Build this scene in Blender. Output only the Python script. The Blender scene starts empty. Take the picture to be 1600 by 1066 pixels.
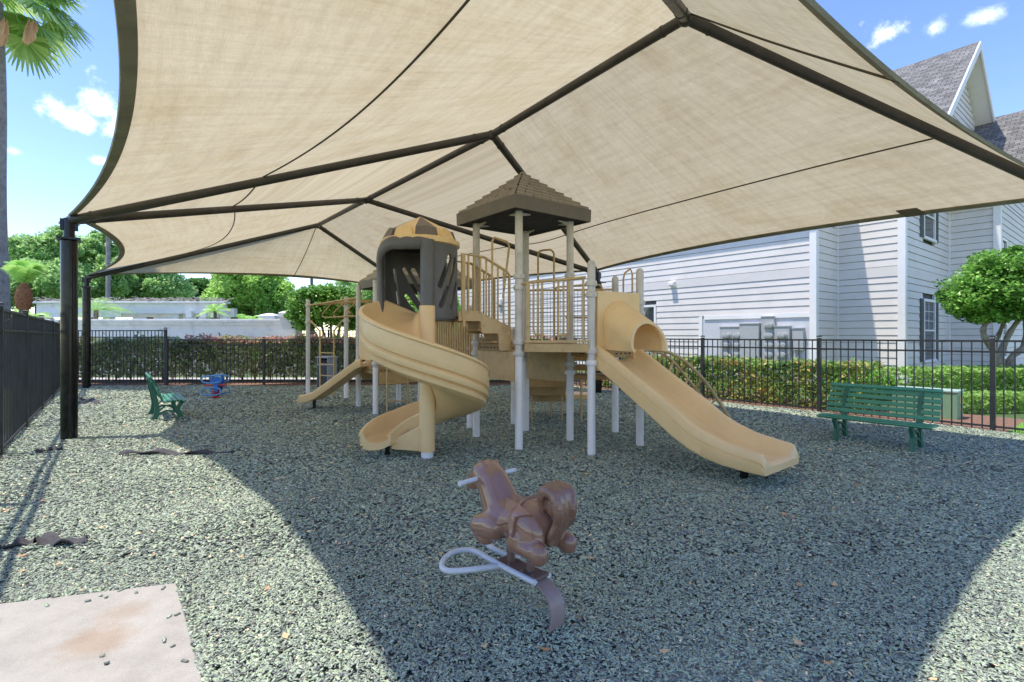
import bpy, bmesh, math, random
import numpy as np
from mathutils import Vector, Matrix
random.seed(7); RNG = np.random.default_rng(11)
S = bpy.context.scene
COL = S.collection
R = math.radians
EYE = 1.5; F = 800.0; HY = 525.0
def W(px, py, Y):                       # photo pixel at depth Y -> world point
    return Vector(((px-800)/F*Y, Y, EYE-(py-HY)/F*Y))
def G(px, py, z=0.0):                   # photo pixel on the level z -> world point
    Y = (EYE-z)*F/(py-HY)
    return Vector(((px-800)/F*Y, Y, z))
V = Vector((0.7866, 0.6174, 0)); U = Vector((-0.6174, 0.7866, 0)); Z = Vector((0, 0, 1))
def v3(x, y, z=0): return Vector((x, y, z))

# ------------------------------------------------------------------ objects
def tag(o, label=None, cat=None, group=None, kind=None):
    if label: o['label'] = label
    if cat: o['category'] = cat
    if group: o['group'] = group
    if kind: o['kind'] = kind
    return o
def empty(name, loc, label=None, cat=None, group=None, rz=0):
    o = bpy.data.objects.new(name, None); COL.objects.link(o)
    o.location = loc; o.rotation_euler = (0, 0, rz); o.empty_display_size = 0.2
    return tag(o, label, cat, group)
def wloc(o):
    p = Vector((0, 0, 0))
    while o is not None:
        p += Vector(o.location); o = o.parent
    return p
def copy_tree(o, parent=None):
    c = o.copy(); COL.objects.link(c); c.parent = parent
    for ch in list(o.children): copy_tree(ch, c)
    return c

class MB:
    def __init__(s): s.v = []; s.f = []; s.mi = []; s.uv = None; s.cur = 0
    def add(s, vs, fs):
        n = len(s.v); s.v += [tuple(p) for p in vs]
        for f in fs: s.f.append(tuple(i+n for i in f)); s.mi.append(s.cur)
    def box(s, c, size, ax=None, ay=None, az=None):
        ax = (ax or Vector((1, 0, 0))).normalized(); az = (az or Z).normalized()
        ay = (ay or az.cross(ax)).normalized()
        c = Vector(c); a, b, d = ax*size[0]/2, ay*size[1]/2, az*size[2]/2
        vs = [c+sx*a+sy*b+sz*d for sz in (-1, 1) for sy in (-1, 1) for sx in (-1, 1)]
        s.add(vs, [(0, 2, 3, 1), (4, 5, 7, 6), (0, 1, 5, 4), (2, 6, 7, 3), (0, 4, 6, 2), (1, 3, 7, 5)])
    def bar(s, p, q, w, h=None, up=Z):   # rectangular bar from p to q
        p, q = Vector(p), Vector(q); d = (q-p)
        az = up - d.normalized()*up.dot(d.normalized())
        if az.length < 1e-4: az = Vector((1, 0, 0))
        s.box((p+q)/2, (d.length, w, h or w), d, None, az)
    def tube(s, pts, r, n=10, caps=True, closed=False):
        pts = [Vector(p) for p in pts]; m = len(pts)
        rs = r if hasattr(r, '__len__') else [r]*m
        tans = []
        for i in range(m):
            if closed: t = pts[(i+1) % m]-pts[i-1]
            else: t = pts[min(i+1, m-1)]-pts[max(i-1, 0)]
            tans.append(t.normalized())
        ref = Vector((0, 0, 1)) if abs(tans[0].z) < .9 else Vector((1, 0, 0))
        nrm = (ref-tans[0]*ref.dot(tans[0])).normalized()
        vs = []
        for i in range(m):
            t = tans[i]; nrm = nrm-t*nrm.dot(t)
            nrm = nrm.normalized() if nrm.length > 1e-6 else t.orthogonal().normalized()
            b = t.cross(nrm)
            k = 1.0
            if 0 < i < m-1:
                c = tans[i].dot((pts[i]-pts[i-1]).normalized()); k = 1/max(c, .6)
            for j in range(n):
                a = 2*math.pi*j/n
                vs.append(pts[i]+(nrm*math.cos(a)+b*math.sin(a))*rs[i]*(k if k < 1.3 else 1.3))
        fs = []
        for i in range(m if closed else m-1):
            i2 = (i+1) % m
            for j in range(n):
                j2 = (j+1) % n
                fs.append((i*n+j, i*n+j2, i2*n+j2, i2*n+j))
        if caps and not closed:
            fs.append(tuple(range(n))[::-1]); fs.append(tuple((m-1)*n+j for j in range(n)))
        s.add(vs, fs)
    def loft(s, rings, closed=True, caps=True):
        n = len(rings[0]); m = len(rings); vs = [p for r_ in rings for p in r_]; fs = []
        for i in range(m-1):
            for j in range(n if closed else n-1):
                j2 = (j+1) % n
                fs.append((i*n+j, i*n+j2, (i+1)*n+j2, (i+1)*n+j))
        if caps and closed:
            fs.append(tuple(range(n))[::-1]); fs.append(tuple((m-1)*n+j for j in range(n)))
        s.add(vs, fs)
    def lathe(s, c, prof, n=20, caps=True):
        c = Vector(c)
        s.loft([[c+Vector((r*math.cos(2*math.pi*j/n), r*math.sin(2*math.pi*j/n), z)) for j in range(n)] for r, z in prof], True, caps)
    def prism(s, poly, h, up=Z):         # poly: list of 3d points, extruded along up*h
        up = Vector(up)*h; n = len(poly); p = [Vector(q) for q in poly]
        s.add(p+[q+up for q in p], [tuple(range(n))[::-1], tuple(range(n, 2*n))]+[(i, (i+1) % n, n+(i+1) % n, n+i) for i in range(n)])
    def build(s, name, mat, parent=None, smooth=False, world=True, bevel=0, auto=None, fixn=True):
        me = bpy.data.meshes.new(name)
        vs = s.v
        o = bpy.data.objects.new(name, me); COL.objects.link(o)
        if parent is not None:
            o.parent = parent
            if world:
                off = wloc(parent); vs = [(x-off.x, y-off.y, z-off.z) for x, y, z in vs]
        elif world:
            a = np.array(vs); off = Vector((a[:, 0].mean(), a[:, 1].mean(), a[:, 2].min()))
            o.location = off; vs = [(x-off.x, y-off.y, z-off.z) for x, y, z in vs]
        me.from_pydata(vs, [], s.f)
        for m in (mat if isinstance(mat, (list, tuple)) else [mat]): me.materials.append(m)
        if isinstance(mat, (list, tuple)) and len(mat) > 1: me.polygons.foreach_set('material_index', s.mi)
        if s.uv is not None:
            ul = me.uv_layers.new(name='UVMap'); 
            for li, l in enumerate(me.loops): ul.data[li].uv = s.uv[l.vertex_index]
        if fixn:
            bm = bmesh.new(); bm.from_mesh(me); bmesh.ops.recalc_face_normals(bm, faces=bm.faces); bm.to_mesh(me); bm.free()
        if smooth:
            me.polygons.foreach_set('use_smooth', [True]*len(me.polygons))
            if auto is not None:
                me.set_sharp_from_angle(angle=R(auto))
        if bevel:
            md = o.modifiers.new('edge', 'BEVEL'); md.width = bevel; md.segments = 2; md.limit_method = 'ANGLE'; md.angle_limit = R(40)
        me.update()
        return o

def arc_pts(c, a, b, r, a0, a1, n=8):    # arc in the plane of unit vectors a, b
    c = Vector(c)
    return [c+(Vector(a)*math.cos(t)+Vector(b)*math.sin(t))*r for t in [a0+(a1-a0)*i/n for i in range(n+1)]]
def smooth_path(pts, k=6):               # Catmull-Rom
    pts = [Vector(p) for p in pts]; P = [pts[0]*2-pts[1]]+pts+[pts[-1]*2-pts[-2]]; out = []
    for i in range(1, len(P)-2):
        for j in range(k):
            t = j/k; p0, p1, p2, p3 = P[i-1], P[i], P[i+1], P[i+2]
            out.append(.5*((2*p1)+(p2-p0)*t+(2*p0-5*p1+4*p2-p3)*t*t+(3*p1-p0-3*p2+p3)*t**3))
    out.append(pts[-1]); return out
def interp(x, xs, ys): return float(np.interp(x, xs, ys))

# ------------------------------------------------------------------ materials
def newmat(name):
    m = bpy.data.materials.new(name); m.use_nodes = True
    nt = m.node_tree; nt.nodes.clear()
    out = nt.nodes.new('ShaderNodeOutputMaterial')
    return m, nt, out
def nd(nt, t, **k):
    n = nt.nodes.new('ShaderNode'+t)
    for a, b in k.items():
        if a in n.inputs: n.inputs[a].default_value = b
        else: setattr(n, a, b)
    return n
def ramp(nt, fac, stops, interp_='LINEAR'):
    r = nt.nodes.new('ShaderNodeValToRGB'); r.color_ramp.interpolation = interp_
    e = r.color_ramp.elements
    while len(e) < len(stops): e.new(0.5)
    for i, (p, c) in enumerate(stops):
        e[i].position = p; e[i].color = (*c, 1) if len(c) == 3 else c
    nt.links.new(fac, r.inputs[0]); return r
def sc(c, k): return tuple(min(1, x*k) for x in c)
def pbr(name, col, rough=.5, var=.12, scale=6., bump=.0, bscale=60., metal=0., dirt=None, dscale=2., dlo=.55, dhi=.75, spec=.5, coat=0.):
    m, nt, out = newmat(name); L = nt.links.new
    tc = nd(nt, 'TexCoord'); b = nd(nt, 'BsdfPrincipled', Roughness=rough, Metallic=metal)
    b.inputs['Specular IOR Level'].default_value = spec; b.inputs['Coat Weight'].default_value = coat
    n = nd(nt, 'TexNoise', Scale=scale, Detail=6., Roughness=.6); L(tc.outputs['Object'], n.inputs['Vector'])
    r = ramp(nt, n.outputs['Fac'], [(.3, sc(col, 1-var)), (.7, sc(col, 1+var))])
    last = r.outputs[0]
    if dirt:
        n2 = nd(nt, 'TexNoise', Scale=dscale, Detail=8., Roughness=.7); L(tc.outputs['Object'], n2.inputs['Vector'])
        r2 = ramp(nt, n2.outputs['Fac'], [(dlo, (0, 0, 0)), (dhi, (1, 1, 1))])
        mx = nd(nt, 'MixRGB'); L(r2.outputs[0], mx.inputs[0]); L(last, mx.inputs[1]); mx.inputs[2].default_value = (*dirt, 1); last = mx.outputs[0]
    L(last, b.inputs['Base Color'])
    nr = nd(nt, 'TexNoise', Scale=scale*3, Detail=4.); L(tc.outputs['Object'], nr.inputs['Vector'])
    rr = ramp(nt, nr.outputs['Fac'], [(.3, (max(0, rough-.08),)*3), (.7, (min(1, rough+.1),)*3)]); L(rr.outputs[0], b.inputs['Roughness'])
    if bump:
        nb = nd(nt, 'TexNoise', Scale=bscale, Detail=5.); L(tc.outputs['Object'], nb.inputs['Vector'])
        bp = nd(nt, 'Bump', Strength=bump, Distance=.02); L(nb.outputs['Fac'], bp.inputs['Height']); L(bp.outputs[0], b.inputs['Normal'])
    L(b.outputs[0], out.inputs[0]); return m
def leafmat(name, cols, trans=.35, rough=.45, clump=1.5):
    m, nt, out = newmat(name); L = nt.links.new
    geo = nd(nt, 'NewGeometry'); tc = nd(nt, 'TexCoord')
    n = nd(nt, 'TexNoise', Scale=clump, Detail=3.); L(tc.outputs['Object'], n.inputs['Vector'])
    ad = nd(nt, 'Math', operation='MULTIPLY_ADD'); L(n.outputs['Fac'], ad.inputs[0]); ad.inputs[1].default_value = .9; ad.inputs[2].default_value = -.2
    ad2 = nd(nt, 'Math', operation='MULTIPLY_ADD'); L(geo.outputs['Random Per Island'], ad2.inputs[0]); ad2.inputs[1].default_value = .55; L(ad.outputs[0], ad2.inputs[2])
    cols = [sc(c_, LEAF_GAIN) for c_ in cols]; k = len(cols); r = ramp(nt, ad2.outputs[0], [(.1+.8*i/(k-1), c) for i, c in enumerate(cols)])
    b = nd(nt, 'BsdfPrincipled', Roughness=rough); b.inputs['Specular IOR Level'].default_value = .35
    L(r.outputs[0], b.inputs['Base Color'])
    t = nd(nt, 'BsdfTranslucent'); hs = nd(nt, 'HueSaturation', Value=1.35, Saturation=.95, Hue=.495); L(r.outputs[0], hs.inputs['Color']); L(hs.outputs[0], t.inputs[0])
    mx = nd(nt, 'MixShader'); mx.inputs[0].default_value = trans; L(b.outputs[0], mx.inputs[1]); L(t.outputs[0], mx.inputs[2])
    L(mx.outputs[0], out.inputs[0]); return m
LEAF_GAIN = 1.85
M = {}
M['tan'] = pbr('tan_plastic', (.82, .56, .27), .38, .07, 3, .05, 90, dirt=(.56, .40, .23), dscale=3, dlo=.58, dhi=.95)
M['tan_dark'] = pbr('tan_coated_steel', (.56, .38, .175), .45, .12, 8, .08, 200, dirt=(.2, .13, .06), dscale=7, dlo=.55, dhi=.8)
M['deck'] = pbr('vinyl_coated_deck', (.44, .28, .12), .6, .15, 10, .25, 120, dirt=(.12, .08, .05), dscale=5, dlo=.5, dhi=.8)
M['post'] = pbr('greige_upper_post', (.64, .59, .545), .5, .08, 5, .05, 150, dirt=(.33, .29, .25), dscale=4, dlo=.5, dhi=.85)
M['post_white'] = pbr('white_lower_post', (.84, .80, .77), .5, .05, 5, .04, 150, dirt=(.5, .48, .46), dscale=5, dlo=.6, dhi=.9)
M['gray_pl'] = pbr('charcoal_plastic', (.115, .105, .10), .42, .1, 4, .05, 90, dirt=(.2, .18, .16), dscale=3, dlo=.6, dhi=.95)
M['roof_pl'] = pbr('taupe_roof_plastic', (.30, .255, .215), .6, .15, 9, .12, 80, dirt=(.42, .37, .31), dscale=4, dlo=.45, dhi=.8)
M['roof_fascia'] = pbr('dark_taupe_plastic', (.17, .15, .135), .55, .1, 5, .1, 80, dirt=(.22, .19, .16), dscale=3, dlo=.55, dhi=.9)
M['black'] = pbr('black_gloss_steel', (.007, .007, .008), .2, .2, 3, .0, dirt=(.014, .014, .014), dscale=2, dlo=.6, dhi=.95, spec=.35)
M['brown_steel'] = pbr('bronze_tube', (.055, .048, .043), .38, .15, 5, .05, 120, dirt=(.12, .10, .09), dscale=4, dlo=.5, dhi=.85)
M['fence'] = pbr('black_fence', (.022, .023, .028), .4, .2, 4, .06, 150, dirt=(.06, .058, .06), dscale=5, dlo=.52, dhi=.85)
M['fence_old'] = pbr('weathered_fence', (.022, .021, .021), .5, .2, 4, .1, 150, dirt=(.06, .056, .053), dscale=3, dlo=.45, dhi=.8)
M['green'] = pbr('bench_green', (.055, .27, .165), .33, .15, 5, .05, 120, dirt=(.09, .20, .15), dscale=5, dlo=.5, dhi=.85)
M['green_dk'] = pbr('bench_green_leg', (.02, .13, .08), .4, .15, 5, .08, 120)
M['siding'] = pbr('painted_siding', (.745, .68, .62), .65, .04, 1.5, .08, 40, dirt=(.60, .55, .50), dscale=.9, dlo=.5, dhi=.9)
M['trim'] = pbr('white_trim', (.84, .80, .76), .55, .03, 3)
M['metergrey'] = pbr('meter_grey', (.42, .42, .41), .5, .06, 6)
M['shutter'] = pbr('grey_shutter', (.11, .105, .105), .6, .08, 6)
M['glass'] = pbr('window_glass', (.05, .055, .06), .06, .3, .8, spec=.8)
M['meterglass'] = pbr('meter_glass', (.35, .36, .34), .12, .35, 30, spec=.7)
M['conc'] = None
M['stucco'] = pbr('white_stucco', (.88, .83, .78), .8, .05, 3, .15, 90, dirt=(.45, .44, .43), dscale=1.2, dlo=.52, dhi=.85)
M['bark'] = pbr('bark', (.17, .13, .10), .9, .3, 8, .6, 40)
M['lightbark'] = pbr('pale_bark', (.26, .215, .165), .9, .35, 9, .6, 40)
M['palmbark'] = pbr('palm_trunk', (.30, .275, .255), .9, .2, 5, .6, 30, dirt=(.16, .14, .13), dscale=6, dlo=.5, dhi=.7)
M['box_green'] = pbr('utility_green', (.20, .33, .20), .5, .06, 3, dirt=(.28, .36, .27), dscale=3)
M['box_top'] = pbr('utility_top', (.38, .50, .42), .5, .06, 3)
M['label_y'] = pbr('warning_sticker', (.55, .42, .16), .5, .1, 20)
M['blue'] = pbr('blue_paint', (.02, .14, .50), .35, .1, 6)
M['lightblue'] = pbr('light_blue_tube', (.10, .32, .62), .35, .1, 6)
M['red'] = pbr('red_paint', (.55, .045, .03), .38, .1, 6)
M['galv'] = pbr('white_steel_tube', (.62, .62, .63), .35, .06, 12, dirt=(.42, .40, .38), dscale=12, dlo=.55, dhi=.85)
M['bin'] = pbr('dark_bin', (.035, .038, .042), .5, .15, 4)
M['bin_light'] = pbr('bin_blue_grey', (.26, .30, .37), .5, .1, 4)
M['scrap'] = pbr('rubber_scrap', (.06, .055, .06), .8, .35, 6, .3, 40)
M['scrap_brown'] = pbr('brown_patch', (.16, .12, .09), .8, .3, 9)
M['hollow_shade'] = pbr('hollow_shade_black', (.02, .02, .025), .7, .1, 4)  # near-black that paints the shade inside hollows and holes
SKY_K, SUN_K, EXPO = .128, 2.0, 1.47
# ------------------------------------------------------------------ ground, paths, beds
def mat_ground():
    m, nt, out = newmat('rubber_mulch_base'); L = nt.links.new
    tc = nd(nt, 'TexCoord'); v = nd(nt, 'TexVoronoi', Scale=38.); L(tc.outputs['Object'], v.inputs['Vector'])
    r = ramp(nt, v.outputs['Color'], [(.2, (.10, .11, .10)), (.45, (.18, .20, .175)), (.62, (.24, .28, .235)), (.8, (.34, .38, .32))])
    n = nd(nt, 'TexNoise', Scale=.5, Detail=5.); L(tc.outputs['Object'], n.inputs['Vector'])
    mx = nd(nt, 'MixRGB', blend_type='MULTIPLY'); mx.inputs[0].default_value = .6
    r2 = ramp(nt, n.outputs['Fac'], [(.3, (.7, .7, .7)), (.7, (1, 1, 1))]); L(r.outputs[0], mx.inputs[1]); L(r2.outputs[0], mx.inputs[2])
    b = nd(nt, 'BsdfPrincipled', Roughness=.75); L(mx.outputs[0], b.inputs['Base Color'])
    bp = nd(nt, 'Bump', Strength=.7, Distance=.03); L(v.outputs['Distance'], bp.inputs['Height']); L(bp.outputs[0], b.inputs['Normal'])
    L(b.outputs[0], out.inputs[0]); return m
def mat_chips():
    m, nt, out = newmat('rubber_chip'); L = nt.links.new
    geo = nd(nt, 'NewGeometry')
    r = ramp(nt, geo.outputs['Random Per Island'], [(0, (.044, .046, .046)), (.13, (.060, .067, .062)), (.30, (.080, .092, .080)), (.46, (.094, .112, .090)), (.58, (.078, .092, .082)), (.68, (.108, .126, .102)), (.82, (.090, .114, .082)), (.91, (.120, .134, .114)), (.955, (.035, .038, .04)), (.992, (.26, .20, .14))], 'CONSTANT')
    tc = nd(nt, 'TexCoord'); n = nd(nt, 'TexNoise', Scale=.45, Detail=4.); L(tc.outputs['Object'], n.inputs['Vector'])
    r2 = ramp(nt, n.outputs['Fac'], [(.3, (.84, .82, .73)), (.7, (1.07, 1.05, .90))])
    mx = nd(nt, 'MixRGB', blend_type='MULTIPLY'); mx.inputs[0].default_value = 1.; L(r.outputs[0], mx.inputs[1]); L(r2.outputs[0], mx.inputs[2])
    b = nd(nt, 'BsdfPrincipled', Roughness=.6); b.inputs['Specular IOR Level'].default_value = .4
    hs = nd(nt, 'HueSaturation', Value=CHIP_GAIN); L(mx.outputs[0], hs.inputs['Color']); L(hs.outputs[0], b.inputs['Base Color'])
    L(b.outputs[0], out.inputs[0]); return m
CHIP_GAIN = 4.75
FL = lambda t: v3(-6.38, 6.38)+U*t          # left fence line
K1 = v3(-14.05, 15.9); K2 = v3(1.0, 16.15)  # corners of the back fence
FR = lambda t: v3(5.96, 9.92)+U*t           # right fence line
def sheet(name, poly, z, mat, label=None, cat=None, thick=0):
    b = MB()
    if thick: b.prism([Vector((p[0], p[1], z-thick)) for p in poly], thick)
    else: b.add([Vector((p[0], p[1], z)) for p in poly], [tuple(range(len(poly)))])
    o = b.build(name, mat)
    if not thick:
        pass
    tag(o, label, cat, kind='structure'); return o
M['soil'] = pbr('grass_ground', (.07, .12, .03), .95, .35, 1.2, .5, 30, dirt=(.13, .11, .05), dscale=.6)
M['mulch'] = pbr('red_mulch', (.22, .115, .07), .95, .5, 25, .8, 60, dirt=(.36, .25, .18), dscale=30, dlo=.55, dhi=.65)
M['path'] = pbr('pale_path', (.50, .48, .46), .9, .1, 4, .2, 60)
M['asphalt'] = pbr('asphalt', (.05, .05, .052), .9, .2, 20, .3, 80)
def mat_pad():
    m, nt, out = newmat('stained_concrete'); L = nt.links.new
    tc = nd(nt, 'TexCoord'); n = nd(nt, 'TexNoise', Scale=4., Detail=10., Roughness=.7); L(tc.outputs['Object'], n.inputs['Vector'])
    r = ramp(nt, n.outputs['Fac'], [(.25, (.31, .285, .25)), (.5, (.41, .38, .335)), (.75, (.49, .455, .405))])
    # two rust stains with soft ragged outlines
    last = r.outputs[0]
    for (cx, cy, rx, ry, k) in PAD_STAINS:
        mp = nd(nt, 'Mapping'); mp.inputs['Location'].default_value = (-cx/rx, -cy/ry, 0); mp.inputs['Scale'].default_value = (1/rx, 1/ry, 0)
        L(tc.outputs['Object'], mp.inputs['Vector'])
        n2 = nd(nt, 'TexNoise', Scale=11., Detail=10., Roughness=.75); L(tc.outputs['Object'], n2.inputs['Vector'])
        ln = nd(nt, 'VectorMath', operation='LENGTH'); L(mp.outputs[0], ln.inputs[0])
        ad = nd(nt, 'Math', operation='MULTIPLY_ADD'); L(n2.outputs['Fac'], ad.inputs[0]); ad.inputs[1].default_value = 1.6; L(ln.outputs['Value'], ad.inputs[2])
        rr = ramp(nt, ad.outputs[0], [(.75/3, (1,)*3), (1.0/1.75, (0,)*3)])
        rr.color_ramp.elements[0].position = .62; rr.color_ramp.elements[1].position = 1.0
        dv = nd(nt, 'Math', operation='DIVIDE'); L(ad.outputs[0], dv.inputs[0]); dv.inputs[1].default_value = 1.9; L(dv.outputs[0], rr.inputs[0])
        ml = nd(nt, 'Math', operation='MULTIPLY'); L(rr.outputs[0], ml.inputs[0]); ml.inputs[1].default_value = k
        mx = nd(nt, 'MixRGB'); L(ml.outputs[0], mx.inputs[0]); L(last, mx.inputs[1]); mx.inputs[2].default_value = (.33, .20, .10, 1); last = mx.outputs[0]
    n3 = nd(nt, 'TexNoise', Scale=140., Detail=3.); L(tc.outputs['Object'], n3.inputs['Vector'])
    bp = nd(nt, 'Bump', Strength=.35, Distance=.006); L(n3.outputs['Fac'], bp.inputs['Height'])
    r4 = ramp(nt, n3.outputs['Fac'], [(.3, (.8,)*3), (.6, (1.,)*3)]); m4 = nd(nt, 'MixRGB', blend_type='MULTIPLY'); m4.inputs[0].default_value = .8
    L(last, m4.inputs[1]); L(r4.outputs[0], m4.inputs[2])
    b = nd(nt, 'BsdfPrincipled', Roughness=.85); L(m4.outputs[0], b.inputs['Base Color']); L(bp.outputs[0], b.inputs['Normal']); L(b.outputs[0], out.inputs[0]); return m
# one big sheet out to the horizon, the play surface on it
sheet('ground', [(-400, -60), (400, -60), (400, 700), (-400, 700)], -.03, M['soil'])
far = FR(-14)
sheet('play_surface', [FL(-14), (far.x, far.y), FR(8), (K2.x-.3, K2.y-.75), (K1.x+.4, K1.y-.75)], 0., mat_ground())
sheet('mulch_bed', [(-16, 14.6), (2.0, 14.8), (4.0, 17.5), (-17, 17.4)], -.008, M['mulch'])
sheet('path', [(-24, 17.6), (-3.5, 17.7), (-3.5, 18.5), (-24, 18.4)], -.004, M['path'])
sheet('mulch_bed', [FR(-4)+V*-.02, FR(8)+V*-.02, FR(9)+V*2.4, FR(-4)+V*2.2], -.012, M['mulch'])
sheet('lawn', [FR(-14), FR(-2.6), FR(-2.6)+V*2.2, FR(-14)+V*2.2], -.006, pbr('lawn_green', (.13, .26, .05), .95, .35, 6, .6, 50))
sheet('road', [(-120, 26.5), (-6, 30), (-6, 36), (-120, 34)], -.015, M['asphalt'])
# concrete pad at the lower left
cA = G(275, 917); cB = G(315, 1066); cC = G(0, 950)
dB = (cB-cA).normalized(); dC = (cC-cA).normalized()
PAD_C = cA+dB*1.0+dC*1.0
_p = [cA, cA+dB*2.4, cA+dB*2.4+dC*2.2, cA+dC*2.2]
_mean = sum(_p, Vector())/4
_s1 = G(150, 1010)-_mean; _s2 = G(190, 965)-_mean
PAD_STAINS = [(_s1.x, _s1.y, .20, .17, .48), (_s2.x, _s2.y, .15, .13, .34)]
b = MB(); b.prism([Vector((p.x, p.y, -.06)) for p in _p], .085)
tag(b.build('concrete_pad', mat_pad(), bevel=.006), None, None, kind='structure')

# rubber chips: real little blocks lying over the play surface
def poly_in(x, y, poly):
    c = np.zeros(x.shape, bool); n = len(poly)
    for i in range(n):
        (x1, y1), (x2, y2) = poly[i], poly[(i+1) % n]
        t = ((y1 > y) != (y2 > y)) & (x < (x2-x1)*(y-y1)/(y2-y1+1e-12)+x1); c ^= t
    return c
def scatter_mesh(name, mat, P, size, yaw, tilt, jitter=.25, zoff=0):
    n = len(P); base = np.array([[-1, -1, -1], [1, -1, -1], [1, 1, -1], [-1, 1, -1], [-1, -1, 1], [1, -1, 1], [1, 1, 1], [-1, 1, 1]], float)*.5
    v = base[None]*np.ones((n, 1, 1))+RNG.uniform(-jitter, jitter, (n, 8, 3))
    v = v*size[:, None, :]
    c, s_ = np.cos(tilt[:, 0])[:, None], np.sin(tilt[:, 0])[:, None]
    y, z = v[:, :, 1]*c-v[:, :, 2]*s_, v[:, :, 1]*s_+v[:, :, 2]*c; v[:, :, 1], v[:, :, 2] = y, z
    c, s_ = np.cos(tilt[:, 1])[:, None], np.sin(tilt[:, 1])[:, None]
    x, z = v[:, :, 0]*c+v[:, :, 2]*s_, -v[:, :, 0]*s_+v[:, :, 2]*c; v[:, :, 0], v[:, :, 2] = x, z
    c, s_ = np.cos(yaw)[:, None], np.sin(yaw)[:, None]
    x, y = v[:, :, 0]*c-v[:, :, 1]*s_, v[:, :, 0]*s_+v[:, :, 1]*c; v[:, :, 0], v[:, :, 1] = x, y
    v += P[:, None, :]
    fq = np.array([[0, 3, 2, 1], [4, 5, 6, 7], [0, 1, 5, 4], [1, 2, 6, 5], [2, 3, 7, 6], [3, 0, 4, 7]])
    f = (fq[None]+(np.arange(n)*8)[:, None, None]).reshape(-1)
    return np_mesh(name, mat, v.reshape(-1, 3), f, 4)
def np_mesh(name, mat, v, f, k, parent=None):
    me = bpy.data.meshes.new(name)
    me.vertices.add(len(v)); me.vertices.foreach_set('co', np.ascontiguousarray(v, dtype=np.float32).ravel())
    nf = len(f)//k; me.loops.add(len(f)); me.polygons.add(nf)
    me.loops.foreach_set('vertex_index', np.ascontiguousarray(f, dtype=np.int32))
    me.polygons.foreach_set('loop_start', np.arange(nf, dtype=np.int32)*k)
    me.update(calc_edges=True)
    me.materials.append(mat)
    o = bpy.data.objects.new(name, me); COL.objects.link(o)
    if parent is not None: o.parent = parent
    return o
PLAY = [(p.x, p.y) for p in (FL(-14), far, FR(7), K2-v3(.3, .75), K1-v3(-.4, .75))]
PADP = [(p.x, p.y) for p in _p]
def ring_pts(y0, y1, dens, kx=1.4):
    area = kx*(y1*y1-y0*y0); n = int(area*dens)
    y = np.sqrt(RNG.uniform(y0*y0, y1*y1, n)); x = RNG.uniform(-1, 1, n)*kx*y
    ok = poly_in(x, y, PLAY) & ~poly_in(x, y, PADP)
    return np.stack([x[ok], y[ok]], 1)
CH = []
for (y0, y1, dens, s0) in ((1.9, 3.4, 7600, .0185), (3.4, 5.5, 3000, .026), (5.5, 8.5, 1500, .033), (8.5, 12., 700, .044), (12., 15.6, 380, .058)):
    q = ring_pts(y0, y1, dens); CH.append(np.concatenate([q, np.full((len(q), 1), s0)], 1))
CH = np.concatenate(CH); n = len(CH)
L_ = CH[:, 2]*RNG.uniform(.7, 1.5, n); sz = np.stack([L_, CH[:, 2]*RNG.uniform(.28, .55, n), CH[:, 2]*RNG.uniform(.14, .28, n)], 1)
hz = .004+RNG.uniform(0, .55, n)*CH[:, 2]*.5
# low drifts in the loose fill
HEAPS = [(.19, 2.60, .30, .062), (-2.2, 4.1, .8, .05), (2.9, 3.6, .9, .05), (-.6, 4.6, .9, .04), (1.5, 5.0, .6, -.0), (3.9, 5.0, .7, .045), (-3.6, 5.4, .8, .045), (.9, 3.5, .5, .035), (-1.2, 3.2, .5, .04)]
for (x0, y0, r0, h0) in HEAPS:                     # loose fill pushed up into low heaps
    hz += h0*np.exp(-((CH[:, 0]-x0)**2+(CH[:, 1]-y0)**2)/(r0*r0)*2.2)
    if h0 > 0:
        hb0 = MB(); hb0.loft([[v3(x0+r0*k*math.cos(t*.5236)*1.0, y0+r0*k*math.sin(t*.5236), h0*math.exp(-k*k*2.2)-.004-.012*(k > 1)) for t in range(12)] for k in (1.3, 1.0, .8, .6, .4, .2, .02)])
        tag(hb0.build('ground', bpy.data.materials['rubber_mulch_base'], smooth=True), kind='structure')
hz += .018*(np.sin(CH[:, 0]*2.1+CH[:, 1]*1.3)+np.sin(CH[:, 0]*-1.2+CH[:, 1]*2.7)+1.2)*.5
P_ = np.stack([CH[:, 0], CH[:, 1], hz], 1)
o = scatter_mesh('rubber_mulch', mat_chips(), P_, sz, RNG.uniform(0, 6.283, n), RNG.normal(0, .24, (n, 2)))
tag(o, 'loose green and black shredded rubber chips covering the play area', 'rubber mulch', kind='stuff')
# a few chips kicked onto the pad
q = np.array([[_mean.x, _mean.y]])+RNG.uniform(-1.2, 1.2, (400, 2)); k = poly_in(q[:, 0], q[:, 1], PADP); q = q[k]
edge = np.array([min(abs((v3(*p)-cA).cross(dB).z), abs((v3(*p)-cA).cross(dC).z)) for p in q]); q = q[(edge < .12) | (RNG.uniform(0, 1, len(q)) < .12)]; n = len(q)
o = scatter_mesh('rubber_mulch', o.data.materials[0], np.concatenate([q, np.full((n, 1), .031)], 1), np.stack([RNG.uniform(.015, .035, n), RNG.uniform(.008, .014, n), RNG.uniform(.005, .009, n)], 1), RNG.uniform(0, 6.28, n), RNG.normal(0, .15, (n, 2)))
tag(o, 'stray black rubber chips lying on the concrete pad', 'rubber mulch', kind='stuff')
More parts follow.
